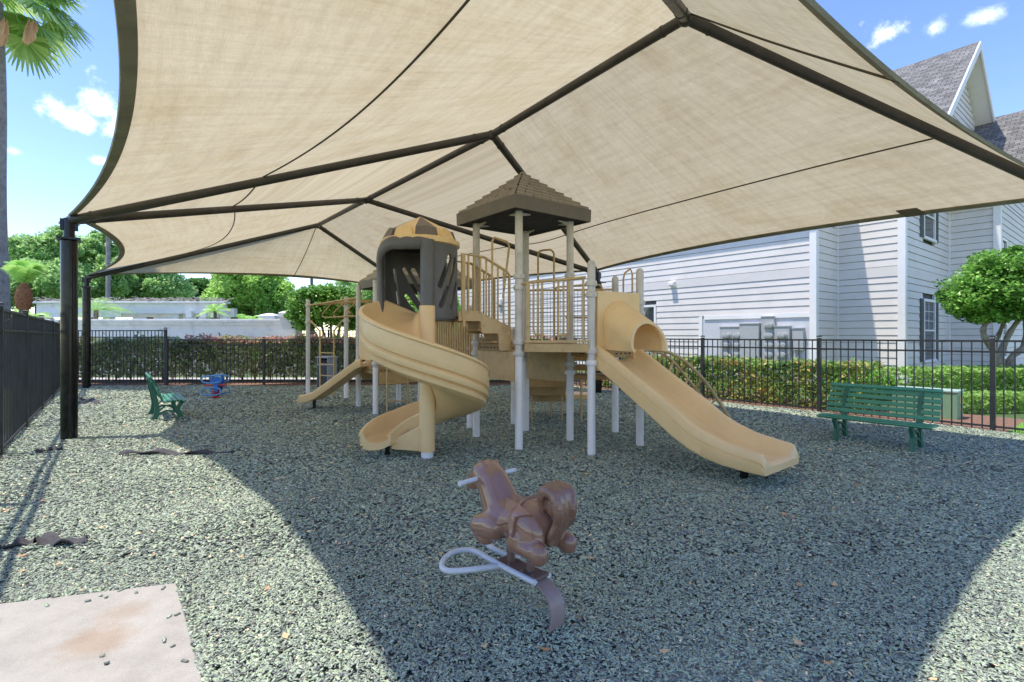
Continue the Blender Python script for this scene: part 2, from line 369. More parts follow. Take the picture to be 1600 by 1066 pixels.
# chips banked against the pad's edges
t = RNG.uniform(-.05, 2.2, 700); w_ = np.abs(RNG.normal(0, .03, 700)); q1 = np.array([[cA.x, cA.y]])+np.outer(t, np.array(dC)[:2])-np.outer(w_, np.array(dB)[:2]); q2 = np.array([[cA.x, cA.y]])+np.outer(t, np.array(dB)[:2])-np.outer(w_, np.array(dC)[:2])
q = np.concatenate([q1, q2]); n = len(q)
o = scatter_mesh('rubber_mulch', o.data.materials[0], np.concatenate([q, RNG.uniform(.008, .030, (n, 1))], 1), np.stack([RNG.uniform(.014, .032, n), RNG.uniform(.007, .013, n), RNG.uniform(.005, .009, n)], 1), RNG.uniform(0, 6.28, n), RNG.normal(0, .4, (n, 2)))
tag(o, 'rubber chips banked along the edges of the concrete pad', 'rubber mulch', kind='stuff')
# fallen leaves
q = np.concatenate([ring_pts(1.9, 4.2, 2.6), ring_pts(4.2, 9., 1.1), ring_pts(9., 16, .3)]); n = len(q)
a = RNG.uniform(0, 6.283, n); s0 = RNG.uniform(.010, .026, n)*(1+.05*q[:, 1])
lv = []; lf = []
for i in range(n):
    c, s_ = math.cos(a[i]), math.sin(a[i]); L0, w0 = s0[i]*1.3, s0[i]*.62; zz = .032+RNG.uniform(0, .012); cu = RNG.uniform(.1, .5)*s0[i]
    pts = [(-L0, 0, cu), (-.2*L0, -w0, 0.), (L0, 0, cu*1.2), (-.2*L0, w0, cu*.6)]
    k = len(lv); lv += [(q[i, 0]+x*c-y*s_, q[i, 1]+x*s_+y*c, zz+z) for x, y, z in pts]; lf += [k, k+1, k+2, k+3]
M['deadleaf'] = leafmat('fallen_leaf', [(.30, .13, .05), (.42, .22, .10), (.48, .33, .19), (.25, .12, .06)], .2, .7)
tag(np_mesh('fallen_leaves', M['deadleaf'], np.array(lv), np.array(lf), 4), 'orange and brown leaves fallen on the rubber mulch', 'fallen leaves', kind='stuff')

# torn strips of weed barrier lying in the fill
def scrap(name, pts, w, label, group=None):
    b = MB(); pts = smooth_path([Vector(p) for p in pts], 5); rings = []
    for i, p in enumerate(pts):
        t = (pts[min(i+1, len(pts)-1)]-pts[max(i-1, 0)]).normalized(); n_ = Vector((-t.y, t.x, 0)).normalized()
        ww = w*(.35+.65*math.sin(math.pi*min(1, (i+.6)/len(pts)))**.6)*(1+.25*math.sin(i*1.7))
        z = .045+.018*math.sin(i*1.3)
        rings.append([p+n_*ww*k+Z*(z+.02*math.sin(k*5+i)) for k in (-.5, -.2, .15, .5)]+[p+n_*ww*k+Z*(z-.012+.02*math.sin(k*5+i)) for k in (.5, .15, -.2, -.5)])
    b.loft(rings); return tag(b.build(name, M['scrap'], smooth=True, auto=50), label, 'fabric scrap', 'torn weed barrier strips')
scrap('fabric_strip', [G(-30, 862), G(20, 860), G(60, 851), G(95, 856), G(135, 852)], .10, 'black torn fabric strip on the mulch just above the concrete pad')
scrap('fabric_strip', [G(186, 713), G(240, 711), G(300, 713), G(365, 712)], .09, 'long thin grey fabric strip crossing the edge of the canopy shade')
scrap('fabric_strip', [G(55, 711), G(78, 707), G(98, 706)], .10, 'short dark fabric scrap between the fence and the near black post')
scrap('fabric_strip', [G(122, 634), G(140, 631), G(158, 634)], .22, 'dark crumpled fabric scrap beside the near post, in line with the bench')
scrap('fabric_strip', [G(122, 626), G(138, 627), G(152, 629)], .16, 'small dark fabric scrap farther back between the two black posts')
# ------------------------------------------------------------------ shade canopy
L1 = v3(-6.34, 7.33, 3.15); R1 = v3(2.22, 13.25, 3.12); R0 = v3(7.05, 6.32, 3.17); L0 = v3(-.80, .60, 3.15)
L2 = v3(-12.05, 14.5, 3.14); R2 = v3(-3.75, 20.95, 3.15)
nA = v3(1.90, 5.60, 4.98); nB = v3(-.33, 8.52, 4.85); nC = v3(-3.60, 12.62, 4.85); nD = v3(-5.98, 15.75, 4.90)
def mat_cloth(name, opaque=False):
    m, nt, out = newmat(name); L = nt.links.new
    uv = nd(nt, 'UVMap')
    def noise(sx, sy, det, rough=.6):
        mp = nd(nt, 'Mapping'); mp.inputs['Scale'].default_value = (sx, sy, 1); L(uv.outputs[0], mp.inputs['Vector'])
        n = nd(nt, 'TexNoise', Scale=1., Detail=det, Roughness=rough); L(mp.outputs[0], n.inputs['Vector']); return n.outputs['Fac']
    big = noise(.9, .9, 9, .72); sv = noise(11, .9, 6); su = noise(.8, 9, 6); tv = noise(120, 9, 3); tu = noise(9, 120, 3)
    def mul(a_, b_, f=1.):
        mx = nd(nt, 'MixRGB', blend_type='MULTIPLY'); mx.inputs[0].default_value = f; L(a_, mx.inputs[1]); L(b_, mx.inputs[2]); return mx.outputs[0]
    base = ramp(nt, big, [(.30, (.475, .38, .215)), (.50, (.54, .452, .285)), (.7, (.575, .488, .318))]).outputs[0]
    c = mul(base, ramp(nt, sv, [(.34, (.80, .79, .77)), (.58, (1, 1, 1))]).outputs[0], .5)
    c = mul(c, ramp(nt, su, [(.34, (.80, .79, .77)), (.56, (1, 1, 1))]).outputs[0], .5)
    c = mul(c, ramp(nt, tv, [(.35, (.72, .71, .69)), (.6, (1, 1, 1))]).outputs[0], .38)
    c = mul(c, ramp(nt, tu, [(.35, (.72, .71, .69)), (.6, (1, 1, 1))]).outputs[0], .38)
    d = nd(nt, 'BsdfDiffuse'); t = nd(nt, 'BsdfTranslucent'); L(c, d.inputs[0])
    hs = nd(nt, 'HueSaturation', Value=CLOTH_T); L(c, hs.inputs['Color']); L(hs.outputs[0], t.inputs[0])
    mx = nd(nt, 'MixShader'); mx.inputs[0].default_value = .12 if opaque else .72
    L(d.outputs[0], mx.inputs[1]); L(t.outputs[0], mx.inputs[2]); tr = nd(nt, 'BsdfTransparent'); m2 = nd(nt, 'MixShader'); m2.inputs[0].default_value = 0. if opaque else CLOTH_OPEN; L(mx.outputs[0], m2.inputs[1]); L(tr.outputs[0], m2.inputs[2]); L(m2.outputs[0], out.inputs[0]); return m
CLOTH_OPEN = .0
CLOTH_T = .91
M['cloth'] = mat_cloth('shade_cloth'); M['hem'] = pbr('shade_cloth_hem', (.27, .24, .165), .9, .2, 4, .2, 90)
M['seam'] = pbr('seam_thread', (.10, .085, .06), .9, .2, 8)
can = empty('shade_canopy', (L1.x, L1.y, 0), 'large beige fabric shade sail over the playground on black posts and bronze hip rafters', 'shade canopy')
LIFT = Z*.075
def cat_edge(E0, E1, mid, sag, rise, u):
    d = (E1-E0); d.z = 0; n = Vector((-d.y, d.x, 0)).normalized()
    if n.dot(mid-(E0+E1)/2) < 0: n = -n
    k = 4*u*(1-u)
    return E0.lerp(E1, u)+n*sag*k+Z*rise*k
PATCH = {}
fb = MB(); fb.uv = []
hemb = MB()
def patch(key, E0, E1, T0, T1, sag, rise, droop=.10, nu=28, nv=14):
    E0, E1, T0, T1 = [Vector(p)+LIFT for p in (E0, E1, T0, T1)]; mid = (T0+T1)/2
    def at(u, v):
        e = cat_edge(E0, E1, mid, sag, rise, u); t = T0.lerp(T1, u)
        return e.lerp(t, v)-Z*droop*math.sin(math.pi*u)*math.sin(math.pi*v)
    PATCH[key] = at
    n0 = len(fb.v); w = (E1-E0).length; h_ = (mid-(E0+E1)/2).length
    vs = []; fs = []
    for i in range(nu+1):
        for j in range(nv+1):
            u, v = i/nu, j/nv; vs.append(at(u, v)); fb.uv.append(((u-.5)*w*(1 if (T1-T0).length > .5 else (1-.85*v))+len(PATCH)*37., v*h_+len(PATCH)*13.))
    for i in range(nu):
        for j in range(nv):
            a = i*(nv+1)+j
            fs.append((a, a+nv+1, a+nv+2, a+1))
    fb.add(vs, fs)
    if sag:
        rings = []
        for i in range(41):
            u = i/40; p = at(u, 0); q = at(u, .02); d = (q-p).normalized(); tn = (at(min(1, u+.01), 0)-at(max(0, u-.01), 0)).normalized(); nn = d.cross(tn).normalized()
            p = p-d*.012
            rings.append([p-nn*.014, p+d*.10-nn*.012, p+d*.10+nn*.012, p+nn*.014])
        hemb.loft(rings)
patch('front', R0, L0, nA, nA, .42, .16, .02)
patch('left', L0, L1, nA, nB, .42, .10)
patch('right', R1, R0, nB, nA, .62, .03)
patch('midl', L1, L1+Z*.001, nB, nC, 0, 0, .06)
patch('midr', R1, R1+Z*.001, nC, nB, 0, 0, .06)
patch('farl', L1, L2, nC, nD, .66, .10)
patch('farr', R2, R1, nD, nC, .7, .05)
patch('far', L2, R2, nD, nD, 1.2, .22)
fabric = fb.build('fabric', M['cloth'], can, smooth=True, fixn=False)
hemb.build('hem', M['hem'], fabric, smooth=True, auto=40)
def seam(key, pts):
    at = PATCH[key]; b = MB(); b.tube([at(u, v)-Z*.012 for u, v in pts], .011, 5); b.build('seam', M['seam'], fabric, smooth=True)
N_ = 30
seam('right', [(i/N_, .36) for i in range(N_+1)]); seam('left', [(i/N_, .42) for i in range(N_+1)])
seam('farl', [(i/N_, .42) for i in range(N_+1)]); seam('farr', [(i/N_, .36) for i in range(N_+1)])
seam('front', [(.5, i/N_) for i in range(N_)]); seam('far', [(.5, i/N_) for i in range(N_)])
seam('midl', [(i/N_, .42) for i in range(N_+1)]); seam('midr', [(i/N_, .36) for i in range(N_+1)])
# steel frame
def post(p):
    b = MB(); r = .098
    b.lathe((p.x, p.y, 0), [(r, -.1), (r, 2.84), (r, 2.86)], 28)
    o = b.build('post', M['black'], can, smooth=True, auto=40)
    c = MB(); c.box((p.x, p.y, 2.878), (.34, .26, .03), U); c.build('cap_plate', M['black'], o)
    c = MB(); c.lathe((p.x, p.y, 0), [(.065, 2.89), (.065, p.z+.03)], 16)
    c.box((p.x, p.y, p.z-.06), (.05, .20, .16), U); c.build('rafter_bracket', M['black'], o, smooth=True, auto=40)
    c = MB()
    for s_ in (-1, 1):
        c = MB(); c.tube([v3(p.x, p.y, p.z-.04)+V*.085*s_, v3(p.x, p.y, p.z-.04)+V*.115*s_], .022, 8); c.build('bolt', M['galv'], o, smooth=True, auto=40)
    return o
for p in (L0, L1, L2, R0, R1, R2): post(p)
def beam(name, a_, b_, r):
    b = MB(); b.tube([a_, b_], r, 16); o = b.build(name, M['brown_steel'], can, smooth=True, auto=40)
    d = (b_-a_).normalized(); L_ = (b_-a_).length
    for k in (.30, L_-.30):
        c = MB(); c.tube([a_+d*(k-.012), a_+d*(k+.012)], r*1.12, 14); c.build('sleeve_joint', M['brown_steel'], o, smooth=True, auto=40)
    return o
for p, q in ((L0, nA), (R0, nA), (L1, nB), (R1, nB), (L1, nC), (R1, nC), (L2, nD), (R2, nD)): beam('rafter', p, q, .064)
for p, q in ((nA, nB), (nB, nC), (nC, nD)): beam('ridge_beam', p, q, .060)
for p in (nA, nB, nC, nD):
    b = MB(); b.lathe((p.x, p.y, p.z-.09), [(.03, 0), (.075, .03), (.075, .13), (.05, .15)], 14); b.build('ridge_hub', M['brown_steel'], can, smooth=True, auto=40)
at = PATCH['right']; b = MB(); u0 = .80
b.add([at(u0+du, v)-Z*o_ for o_ in (.022, .008) for du, v in ((0, .0), (.028, .0), (.028, .045), (0, .045))], [(0, 1, 2, 3), (4, 7, 6, 5), (0, 4, 5, 1), (1, 5, 6, 2), (2, 6, 7, 3), (3, 7, 4, 0)])
b.build('repair_patch', M['scrap_brown'], fabric)
# ------------------------------------------------------------------ play structure
P1 = v3(.09, 6.70); P0 = v3(-.52, 7.45); P3 = v3(.83, 7.32); P2 = v3(.215, 8.0)
P4 = v3(1.0, 6.45); P8 = v3(1.735, 6.95); P7 = v3(1.58, 7.84); P5 = v3(-.68, 8.28); P6 = v3(.03, 8.70)
Q1 = v3(-2.58, 9.68); Q2 = v3(-3.18, 10.6); Q4 = v3(-1.85, 10.3); Q3 = v3(-2.48, 11.2)
M1 = v3(-5.22, 13.1); M2 = v3(-3.92, 12.1)
play = empty('play_structure', (0, 7.4, 0), 'tan and brown playground climbing structure with two slides, roofed towers and white posts', 'play structure')
def ppost(p, top, clamps=(), low=1.2, cap=True, r=.052):
    b = MB(); b.lathe((p.x, p.y, 0), [(r*.98, low), (r*.98, top-.02)]+([(r*.9, top+.01), (r*.45, top+.035), (.004, top+.04)] if cap else [(r*.98, top)]), 18)
    o = b.build('post', M['post'], play, smooth=True, auto=50)
    b = MB(); b.lathe((p.x, p.y, 0), [(r, -.06), (r, low-.004)], 18); b.build('post_lower', M['post_white'], o, smooth=True, auto=50)  # lower stretch, paler in tone than the post above
    for z in clamps:
        b = MB(); b.lathe((p.x, p.y, z), [(r+.001, -.036), (r+.017, -.030), (r+.022, 0), (r+.017, .030), (r+.001, .036)], 18)
        for k in range(3):
            a = k*2.1-1.2; b.lathe((p.x+(r+.022)*math.cos(a), p.y+(r+.022)*math.sin(a), z-.009), [(.001, 0), (.009, .002), (.009, .016), (.001, .018)], 8)
        b.build('clamp', M['post'] if z > low else M['post_white'], o, smooth=True, auto=50)
    return o
ppost(P1, 3.16, (2.28, 2.13, 1.42, 1.27), 1.24, False); ppost(P0, 3.16, (1.40, 1.25), 1.2, False)
ppost(P3, 3.16, (2.36, 1.40, 1.1, .98), 1.0, False); ppost(P2, 3.16, (1.20,), 1.1, False)
ppost(P4, 2.42, (2.16, 2.02, 1.31, 1.16), 1.16); ppost(P8, 2.38, (1.95, 1.8), 1.2); ppost(P7, 2.38, (1.9,), 1.2)
ppost(P5, 1.95, (1.3,), .9); ppost(P6, 1.6, (1.2,), .9)
for q in (Q1, Q2, Q3, Q4): ppost(q, 2.55, (.98,), .9, False)
ppost(M1, 2.40, (2.28, 1.85), .4); ppost(M2, 2.40, (2.28, 1.85), .4)
def part(name, b, mat, parent=None, smooth=False, **k):
    return b.build(name, mat, parent or play, smooth=smooth, **k)
# decks: perforated plates with a folded rim
def deck(poly, z, th=.10):
    b = MB(); n = len(poly); c = sum(poly, Vector())/n
    top = [v3(p.x, p.y, z) for p in poly]; b.prism([p-Z*.012 for p in top], .012)
    for i in range(n):
        p, q = top[i], top[(i+1) % n]; d = (q-p).normalized(); nn = Vector((-d.y, d.x, 0))
        if nn.dot(c-p) < 0: nn = -nn
        b.box((p+q)/2-Z*(th/2+.013)+nn*.012, ((q-p).length, .024, th), d)
    o = part('deck', b, M['deck'])
    h = MB()
    for i in range(n):
        p, q = top[i], top[(i+1) % n]; d = (q-p).normalized(); nn = Vector((-d.y, d.x, 0))
        if nn.dot(c-p) < 0: nn = -nn
        m = max(3, int((q-p).length/.075))
        for k in range(m):
            if random.random() < .75: h.box(p+d*(q-p).length*(k+.5)/m-Z*.062-nn*.001, (.04, .004, .016), d)
    part('slot_shade', h, M['hollow_shade'], o)  # solid dark boxes on the rim paint the shade of its slots
    return o
dk = 1.40
deck([P0, P1, P3, P2], dk); deck([P1, P4, P3], dk+.0); deck([P3, P4, P8, P7], dk-.07)
qd = .90
deck([Q1, Q4, Q3, Q2], qd, .12)
# front rim plate with bolts at the hexagonal bay
b = MB(); d = (P4-P1).normalized(); nrm = U*-1
mid = (P1+P4)/2; b.box(v3(mid.x, mid.y, 1.345)+v3(.02, -.06), ((P4-P1).length-.12, .03, .10), d)
b.box(v3(mid.x, mid.y, 1.43)+v3(.02, -.05), ((P4-P1).length-.12, .05, .03), d); part('deck_edge', b, M['tan_dark'])
# square-section uprights and guard of the front bay
def on(p, q, t, z, off=0.):
    x = p.lerp(q, t); d = (q-p).normalized(); n_ = v3(d.y, -d.x); return v3(x.x, x.y, z)+n_*off
def guard(p, q, z0, z1, nb, r=.014, ends=True, name='guard_rail', slope=0):
    b = MB(); L_ = (q-p).length
    a0, a1 = .09/L_, 1-.09/L_
    b.tube([on(p, q, a0, z0), on(p, q, a0, z1), on(p, q, a1, z1+slope), on(p, q, a1, z0+slope)], r*1.25, 8)
    b.tube([on(p, q, a0, z0+.03), on(p, q, a1, z0+.03+slope)], r, 8)
    for i in range(1, nb):
        t = a0+(a1-a0)*i/nb; s_ = slope*(t-a0)/(a1-a0); b.tube([on(p, q, t, z0+.03+s_), on(p, q, t, z1+s_)], r, 8)
    return part(name, b, M['tan_dark'], None, True, auto=50)
b = MB(); f = .03
b.bar(on(P1, P4, .14, 1.30, f), on(P1, P4, .14, 2.20, f), .045, .045, v3(1, 0)); b.bar(on(P1, P4, .895, 1.30, f), on(P1, P4, .895, 2.22, f), .028, .028, v3(1, 0))
b.tube([on(P1, P4, .05, 2.17, f), on(P1, P4, .14, 2.19, f), on(P1, P4, .93, 2.235, f)], .019, 10)
for ts in ((.215, .275, .335), (.56, .63, .70)):
    rv = ts if ts[0] < .5 else ts[::-1]
    outer, mid_, inner = rv
    sg = 1 if outer < inner else -1
    b.tube([on(P1, P4, outer, 2.2, f), on(P1, P4, outer, 1.58, f), on(P1, P4, outer+sg*.012, 1.535, f), on(P1, P4, outer+sg*.035, 1.515, f), on(P1, P4, inner, 1.51, f)], .013, 8)
    b.tube([on(P1, P4, mid_, 2.2, f), on(P1, P4, mid_, 1.51, f)], .013, 8); b.tube([on(P1, P4, inner, 2.2, f), on(P1, P4, inner, 1.44, f)], .014, 8)
part('guard_rail', b, M['tan_dark'], None, True, auto=50)
def grab_loop(p, q, t0, t1, z0, z1, r=.015):
    b = MB(); w = abs(t1-t0)*(q-p).length; k = min(.06, w*.4)/(q-p).length; s_ = 1 if t1 > t0 else -1; rr = .06
    b.tube([on(p, q, t0, z0), on(p, q, t0, z1-rr), on(p, q, t0+s_*k*.3, z1-rr*.3), on(p, q, t0+s_*k, z1), on(p, q, t1-s_*k, z1+.01), on(p, q, t1-s_*k*.3, z1-rr*.3), on(p, q, t1, z1-rr), on(p, q, t1, z0)], r, 8)
    part('grab_loop', b, M['tan_dark'], None, True, auto=60)
grab_loop(P2, P7, .14, .32, 1.44, 2.83); grab_loop(P7, P6.lerp(P7, .0)+v3(-.2, .5), .1, .5, 1.4, 2.3)
b = MB()                                            # arched hand rail beyond the slide hood
b.tube([W(974, 545, 8.1), W(974, 436, 8.1), W(976, 427, 8.1), W(985, 420, 8.1), W(988, 428, 8.1), W(988, 545, 8.1)], .014, 8); part('grab_loop', b, M['tan_dark'], None, True, auto=60)
# wire mesh panel
b = MB()
def mesh_panel(p, q, z0, z1, off, step=.052):
    L_ = (q-p).length; n_ = int(L_/step)
    for i in range(n_+1):
        b.tube([on(p, q, i/n_, z0, off), on(p, q, i/n_, z1, off)], .0033, 4, False)
    k = int((z1-z0)/step)
    for i in range(k+1):
        z = z0+(z1-z0)*i/k; b.tube([on(p, q, 0, z, off), on(p, q, 1, z, off)], .0033, 4, False)
mesh_panel(P2.lerp(P7, .05), P2.lerp(P7, .97), 1.43, 2.2, -.02); 
part('mesh_panel', b, pbr('coated_wire', (.10, .095, .10), .5), None)
b = MB(); b.tube([on(P2, P7, .02, 2.21), on(P2, P7, .98, 2.21)], .016, 8); b.tube([on(P2, P7, .45, 1.78, .1), on(P2, P7, .98, 1.78, .1)], .014, 8); part('guard_rail', b, M['tan_dark'], None, True, auto=60)
# kick panels under the decks
def panel(p, q, z0, z1, mat=M['tan'], th=.028, off=0., name='panel', ins=.06, ch=0., bev=.006):
    L_ = (q-p).length; t0, t1 = ins/L_, 1-ins/L_; b = MB(); d = (q-p).normalized(); n_ = v3(d.y, -d.x)
    c = ch/L_
    poly = [on(p, q, t0+c, z0, off), on(p, q, t1-c, z0, off), on(p, q, t1, z0+ch, off), on(p, q, t1, z1-ch, off), on(p, q, t1-c, z1, off), on(p, q, t0+c, z1, off), on(p, q, t0, z1-ch, off), on(p, q, t0, z0+ch, off)] if ch else \
        [on(p, q, t0, z0, off), on(p, q, t1, z0, off), on(p, q, t1, z1, off), on(p, q, t0, z1, off)]
    b.prism(poly, th, n_); return part(name, b, mat, None, bevel=bev)
panel(P0, P1, .90, 1.29, M['tan_dark']); panel(P2, P3, .84, 1.29, M['tan_dark'])
# roofs
def tile_roof(c, half, z0, zf, za, ax, ay, n=8):
    """pyramid roof of moulded shingles; half = half side along ax, ay"""
    root = MB(); c = v3(c.x, c.y)
    def ring(h, z): return [c+ax*h+ay*h+Z*z, c-ax*h+ay*h+Z*z, c-ax*h-ay*h+Z*z, c+ax*h-ay*h+Z*z]
    root.loft([ring(half-.03, z0+.01), ring(half, z0), ring(half+.004, zf), ring(half-.05, zf+.012), ring(half-.06, zf-.02)], True, False)
    o = part('tower_roof', root, M['roof_fascia'], None, bevel=.01)
    t = MB(); h0 = half-.03
    for k in range(n):
        ha, hb = h0*(1-k/n), h0*(1-(k+1)/n); zA = zf+.006+(za-zf)*k/n; zB = zf+.006+(za-zf)*(k+1)/n
        for (ex, ey) in ((ax, ay), (ay, -ax), (-ax, -ay), (-ay, ax)):
            # one side: outward ey, along ex
            m = max(1, round(2*ha/.15)); lip = .026
            for i in range(m):
                a0, a1 = -1+2*i/m, -1+2*(i+1)/m; j = random.uniform(-.006, .006); g = .004/max(ha, .05)
                A0 = c+ex*(a0+g)*ha+ey*(ha+.012+j)+Z*(zA+lip); A1 = c+ex*(a1-g)*ha+ey*(ha+.012+j)+Z*(zA+lip)
                B0 = c+ex*a0*hb+ey*hb+Z*(zB+.004); B1 = c+ex*a1*hb+ey*hb+Z*(zB+.004)
                D0 = A0-Z*lip*1.2; D1 = A1-Z*lip*1.2
                t.add([A0, A1, B1, B0, D0, D1], [(0, 1, 2, 3), (4, 5, 1, 0), (4, 0, 3), (1, 5, 2)])
    t.lathe((c.x, c.y, za-.01), [(.05, 0), (.045, .02), (.01, .035)], 8)
    part('shingles', t, M['roof_pl'], o)
    u = MB(); u.loft([ring(half-.06, z0+.02), ring(half-.25, z0+.20), ring(.05, za-.12)], True, True); part('hollow_shade', u, M['hollow_shade'], o)  # black lining paints the shade of the hollow underside
    return o
tc_ = (P0+P3)/2
tile_roof(v3(tc_.x, tc_.y), .69, 3.11, 3.29, 3.84, V, U, 8)
for p in (P1, P0, P3, P2):                        # pale gusset brackets under the eaves
    b = MB(); d = (v3(tc_.x, tc_.y)-p).normalized(); s_ = v3(-d.y, d.x)
    for e in (1, -1):
        w = (d+s_*e).normalized(); q = v3(p.x, p.y, 3.125); b.add([q, q+w*.2, q+w*.2-Z*.012, q-Z*.05, q+d*.03, q+w*.2+d*.03, q+w*.2-Z*.012+d*.03, q-Z*.05+d*.03], [(0, 1, 2, 3), (4, 7, 6, 5), (0, 4, 5, 1), (1, 5, 6, 2), (2, 6, 7, 3), (3, 7, 4, 0)])
    part('roof_bracket', b, M['post'])
qc = v3(-1.98, 10.5)
tile_roof(qc, .87, 2.46, 2.62, 3.40, V, U, 8)
# stairs from the tower up to the turret
T0 = v3(-1.205, 6.735); TZ = 1.75
def stairs():
    d = v3(T0.x+.42, T0.y+.0)-v3(-.22, 7.08); d.z = 0
    A = W(799, 530, 6.85); A.z = 0; B = W(719, 490, 6.60); B.z = 0
    d = (B-A).normalized(); n_ = v3(-d.y, d.x); n_ = n_ if n_.y > 0 else -n_
    L_ = (B-A).length; wd = .62
    for k, off in enumerate((0, wd)):
        o_ = n_*off; b = MB(); z0, z1 = 1.34, TZ
        prof = [(0, 1.30), (0, 1.62), (.04, 1.64), (.48, 1.83), (L_+.02, 1.83), (L_+.02, 1.69), (.62*L_, 1.69), (.60*L_, 1.67), (.60*L_, 1.56), (.57*L_, 1.53), (.28*L_, 1.53), (.25*L_, 1.50), (.25*L_, 1.34), (.22*L_, 1.30)]
        b.prism([A+o_+d*s_+Z*z for s_, z in prof], .03, n_); o = part('stringer', b, M['tan_dark'], None, bevel=.008)
        b = MB()
        b.tube([A+o_+d*.03+Z*1.50, A+o_+d*.03+Z*2.31, A+o_+d*.07+Z*2.36, A+o_+d*.38+Z*2.53, A+o_+d*(L_-.03)+Z*2.56, A+o_+d*(L_-.03)+Z*1.75], .018, 8)
        for i in range(1, 8):
            s_ = .03+(L_-.06)*i/8; zt = interp(s_, (.03, .07, .38, L_), (2.31, 2.36, 2.53, 2.56)); zb = interp(s_, (0, .04, .48, L_), (1.62, 1.64, 1.83, 1.83))
            b.tube([A+o_+d*s_+Z*(zb-.02), A+o_+d*s_+Z*zt], .0125, 8)
        b.bar(A+o_+d*(L_-.05)+Z*1.62, A+o_+d*(L_-.05)+Z*2.56, .035, .035, d)
        part('stair_rail', b, M['tan_dark'], None, True, auto=50)
    for s_, z in ((.14*L_, 1.42), (.43*L_, 1.58), (.8*L_, 1.74)):
        b = MB(); b.box(A+d*s_+n_*(wd/2+.015)+Z*z, (.30, wd-.035, .028), d); b.box(A+d*(s_-.14)+n_*(wd/2+.015)+Z*(z-.075), (.014, wd-.035, .12), d); part('tread', b, M['deck'])
    b = MB()
    b.tube([A+d*.12+Z*2.0, A+d*.03+Z*2.75-Z*.05, A+d*.06+Z*2.75, A+d*.24+Z*2.80, A+d*.27+Z*2.75, A+d*.27+Z*2.4], .014, 8); part('grab_loop', b, M['tan_dark'], None, True, auto=60)
stairs()
# ---- turret at the head of the spiral slide
def pol(c, r, a, z): return v3(c.x+r*math.cos(R(a)), c.y+r*math.sin(R(a)), z)
TR = .485
def wall_arc(a0, a1, z0, z1, th=.035, n=24):
    b = MB(); rings = []
    for i in range(n+1):
        a = a0+(a1-a0)*i/n
        rings.append([pol(T0, TR, a, z0), pol(T0, TR, a, z1), pol(T0, TR-th, a, z1), pol(T0, TR-th, a, z0)])
    b.loft(rings); return b
def cut_slots(o, slots):
    """slots: (a0, z0, a1, z1, w): slanted capsule holes"""
    cut = MB()
    for a0, z0, a1, z1, w in slots:
        p, q = pol(T0, TR, a0, z0), pol(T0, TR, a1, z1); am = (a0+a1)/2; n_ = pol(v3(0, 0), 1, am, 0)
        d = (q-p).normalized(); s_ = n_.cross(d).normalized(); n_ = d.cross(s_).normalized(); poly = []
        for i in range(9): t = math.pi*i/8; poly.append(q+(s_*math.cos(t)+d*math.sin(t))*w/2)
        for i in range(9): t = math.pi+math.pi*i/8; poly.append(p+(s_*math.cos(t)+d*math.sin(t))*w/2)
        cut.prism([x-n_*.2 for x in poly], .4, n_)
    c = cut.build('cutter', M['gray_pl'], o)
    md = o.modifiers.new('slots', 'BOOLEAN'); md.object = c; md.operation = 'DIFFERENCE'; md.solver = 'EXACT'
    bpy.context.view_layer.update()
    dg = bpy.context.evaluated_depsgraph_get(); me = bpy.data.meshes.new_from_object(o.evaluated_get(dg))
    o.modifiers.clear(); old = o.data; o.data = me; bpy.data.meshes.remove(old); cm = c.data; bpy.data.objects.remove(c); bpy.data.meshes.remove(cm)
o = part('turret_wall', wall_arc(-72, 22, TZ-.03, 2.70), M['gray_pl'])
cut_slots(o, [(-50, 2.13, -31, 2.50, .075), (-48, 1.88, -15, 2.48, .075), (-27, 1.87, -10, 2.18, .07)])
o = part('turret_wall', wall_arc(52, 196, TZ-.03, 2.70), M['gray_pl'])
cut_slots(o, [(128, 2.42, 100, 2.00, .06), (112, 2.42, 84, 1.98, .06), (124, 2.05, 102, 1.80, .06), (150, 2.4, 141, 1.95, .05)])
b = MB(); b.prism([v3(T0.x, T0.y, TZ-.05)]+[pol(T0, TR-.03, a, TZ-.05) for a in range(-62, 96, 6)], .03); part('turret_floor', b, M['gray_pl'])
b = MB()                                           # thick rounded rim of the exit opening
path = [pol(T0, TR+.0, a, 2.655+.012*math.sin(R(a))) for a in (-70, -84, -98, -112)]+[pol(T0, TR+.02, -126, 2.645), pol(T0, TR+.03, -142, 2.60), pol(T0, TR+.035, -156, 2.51), pol(T0, TR+.03, -164, 2.38), pol(T0, TR+.025, -166, 2.2), pol(T0, TR+.02, -167, 2.05), pol(T0, TR+.015, -167, 1.90), pol(T0, TR+.01, -167, 1.70)]
sp = smooth_path(path, 5); rings = []
for i, p in enumerate(sp):
    t = (sp[min(i+1, len(sp)-1)]-sp[max(0, i-1)]).normalized(); n_ = (p-v3(T0.x, T0.y, p.z)).normalized(); s_ = t.cross(n_).normalized()
    rings.append([p+n_*.045*math.cos(x)+s_*.085*math.sin(x) for x in [2*math.pi*j/12 for j in range(12)]])
b.loft(rings); part('opening_rim', b, M['gray_pl'], None, True)
b = MB()                                           # hood skin between the rim and the back wall
rings = []
for i in range(11):
    z = 1.90+.78*i/10; rings.append([pol(T0, TR+.01, a, z) for a in (-164, -172, 180, 170)]+[pol(T0, TR-.03, a, z) for a in (170, 180, -172, -164)])
b.loft(rings); part('turret_wall', b, M['gray_pl'], None, True, auto=50)
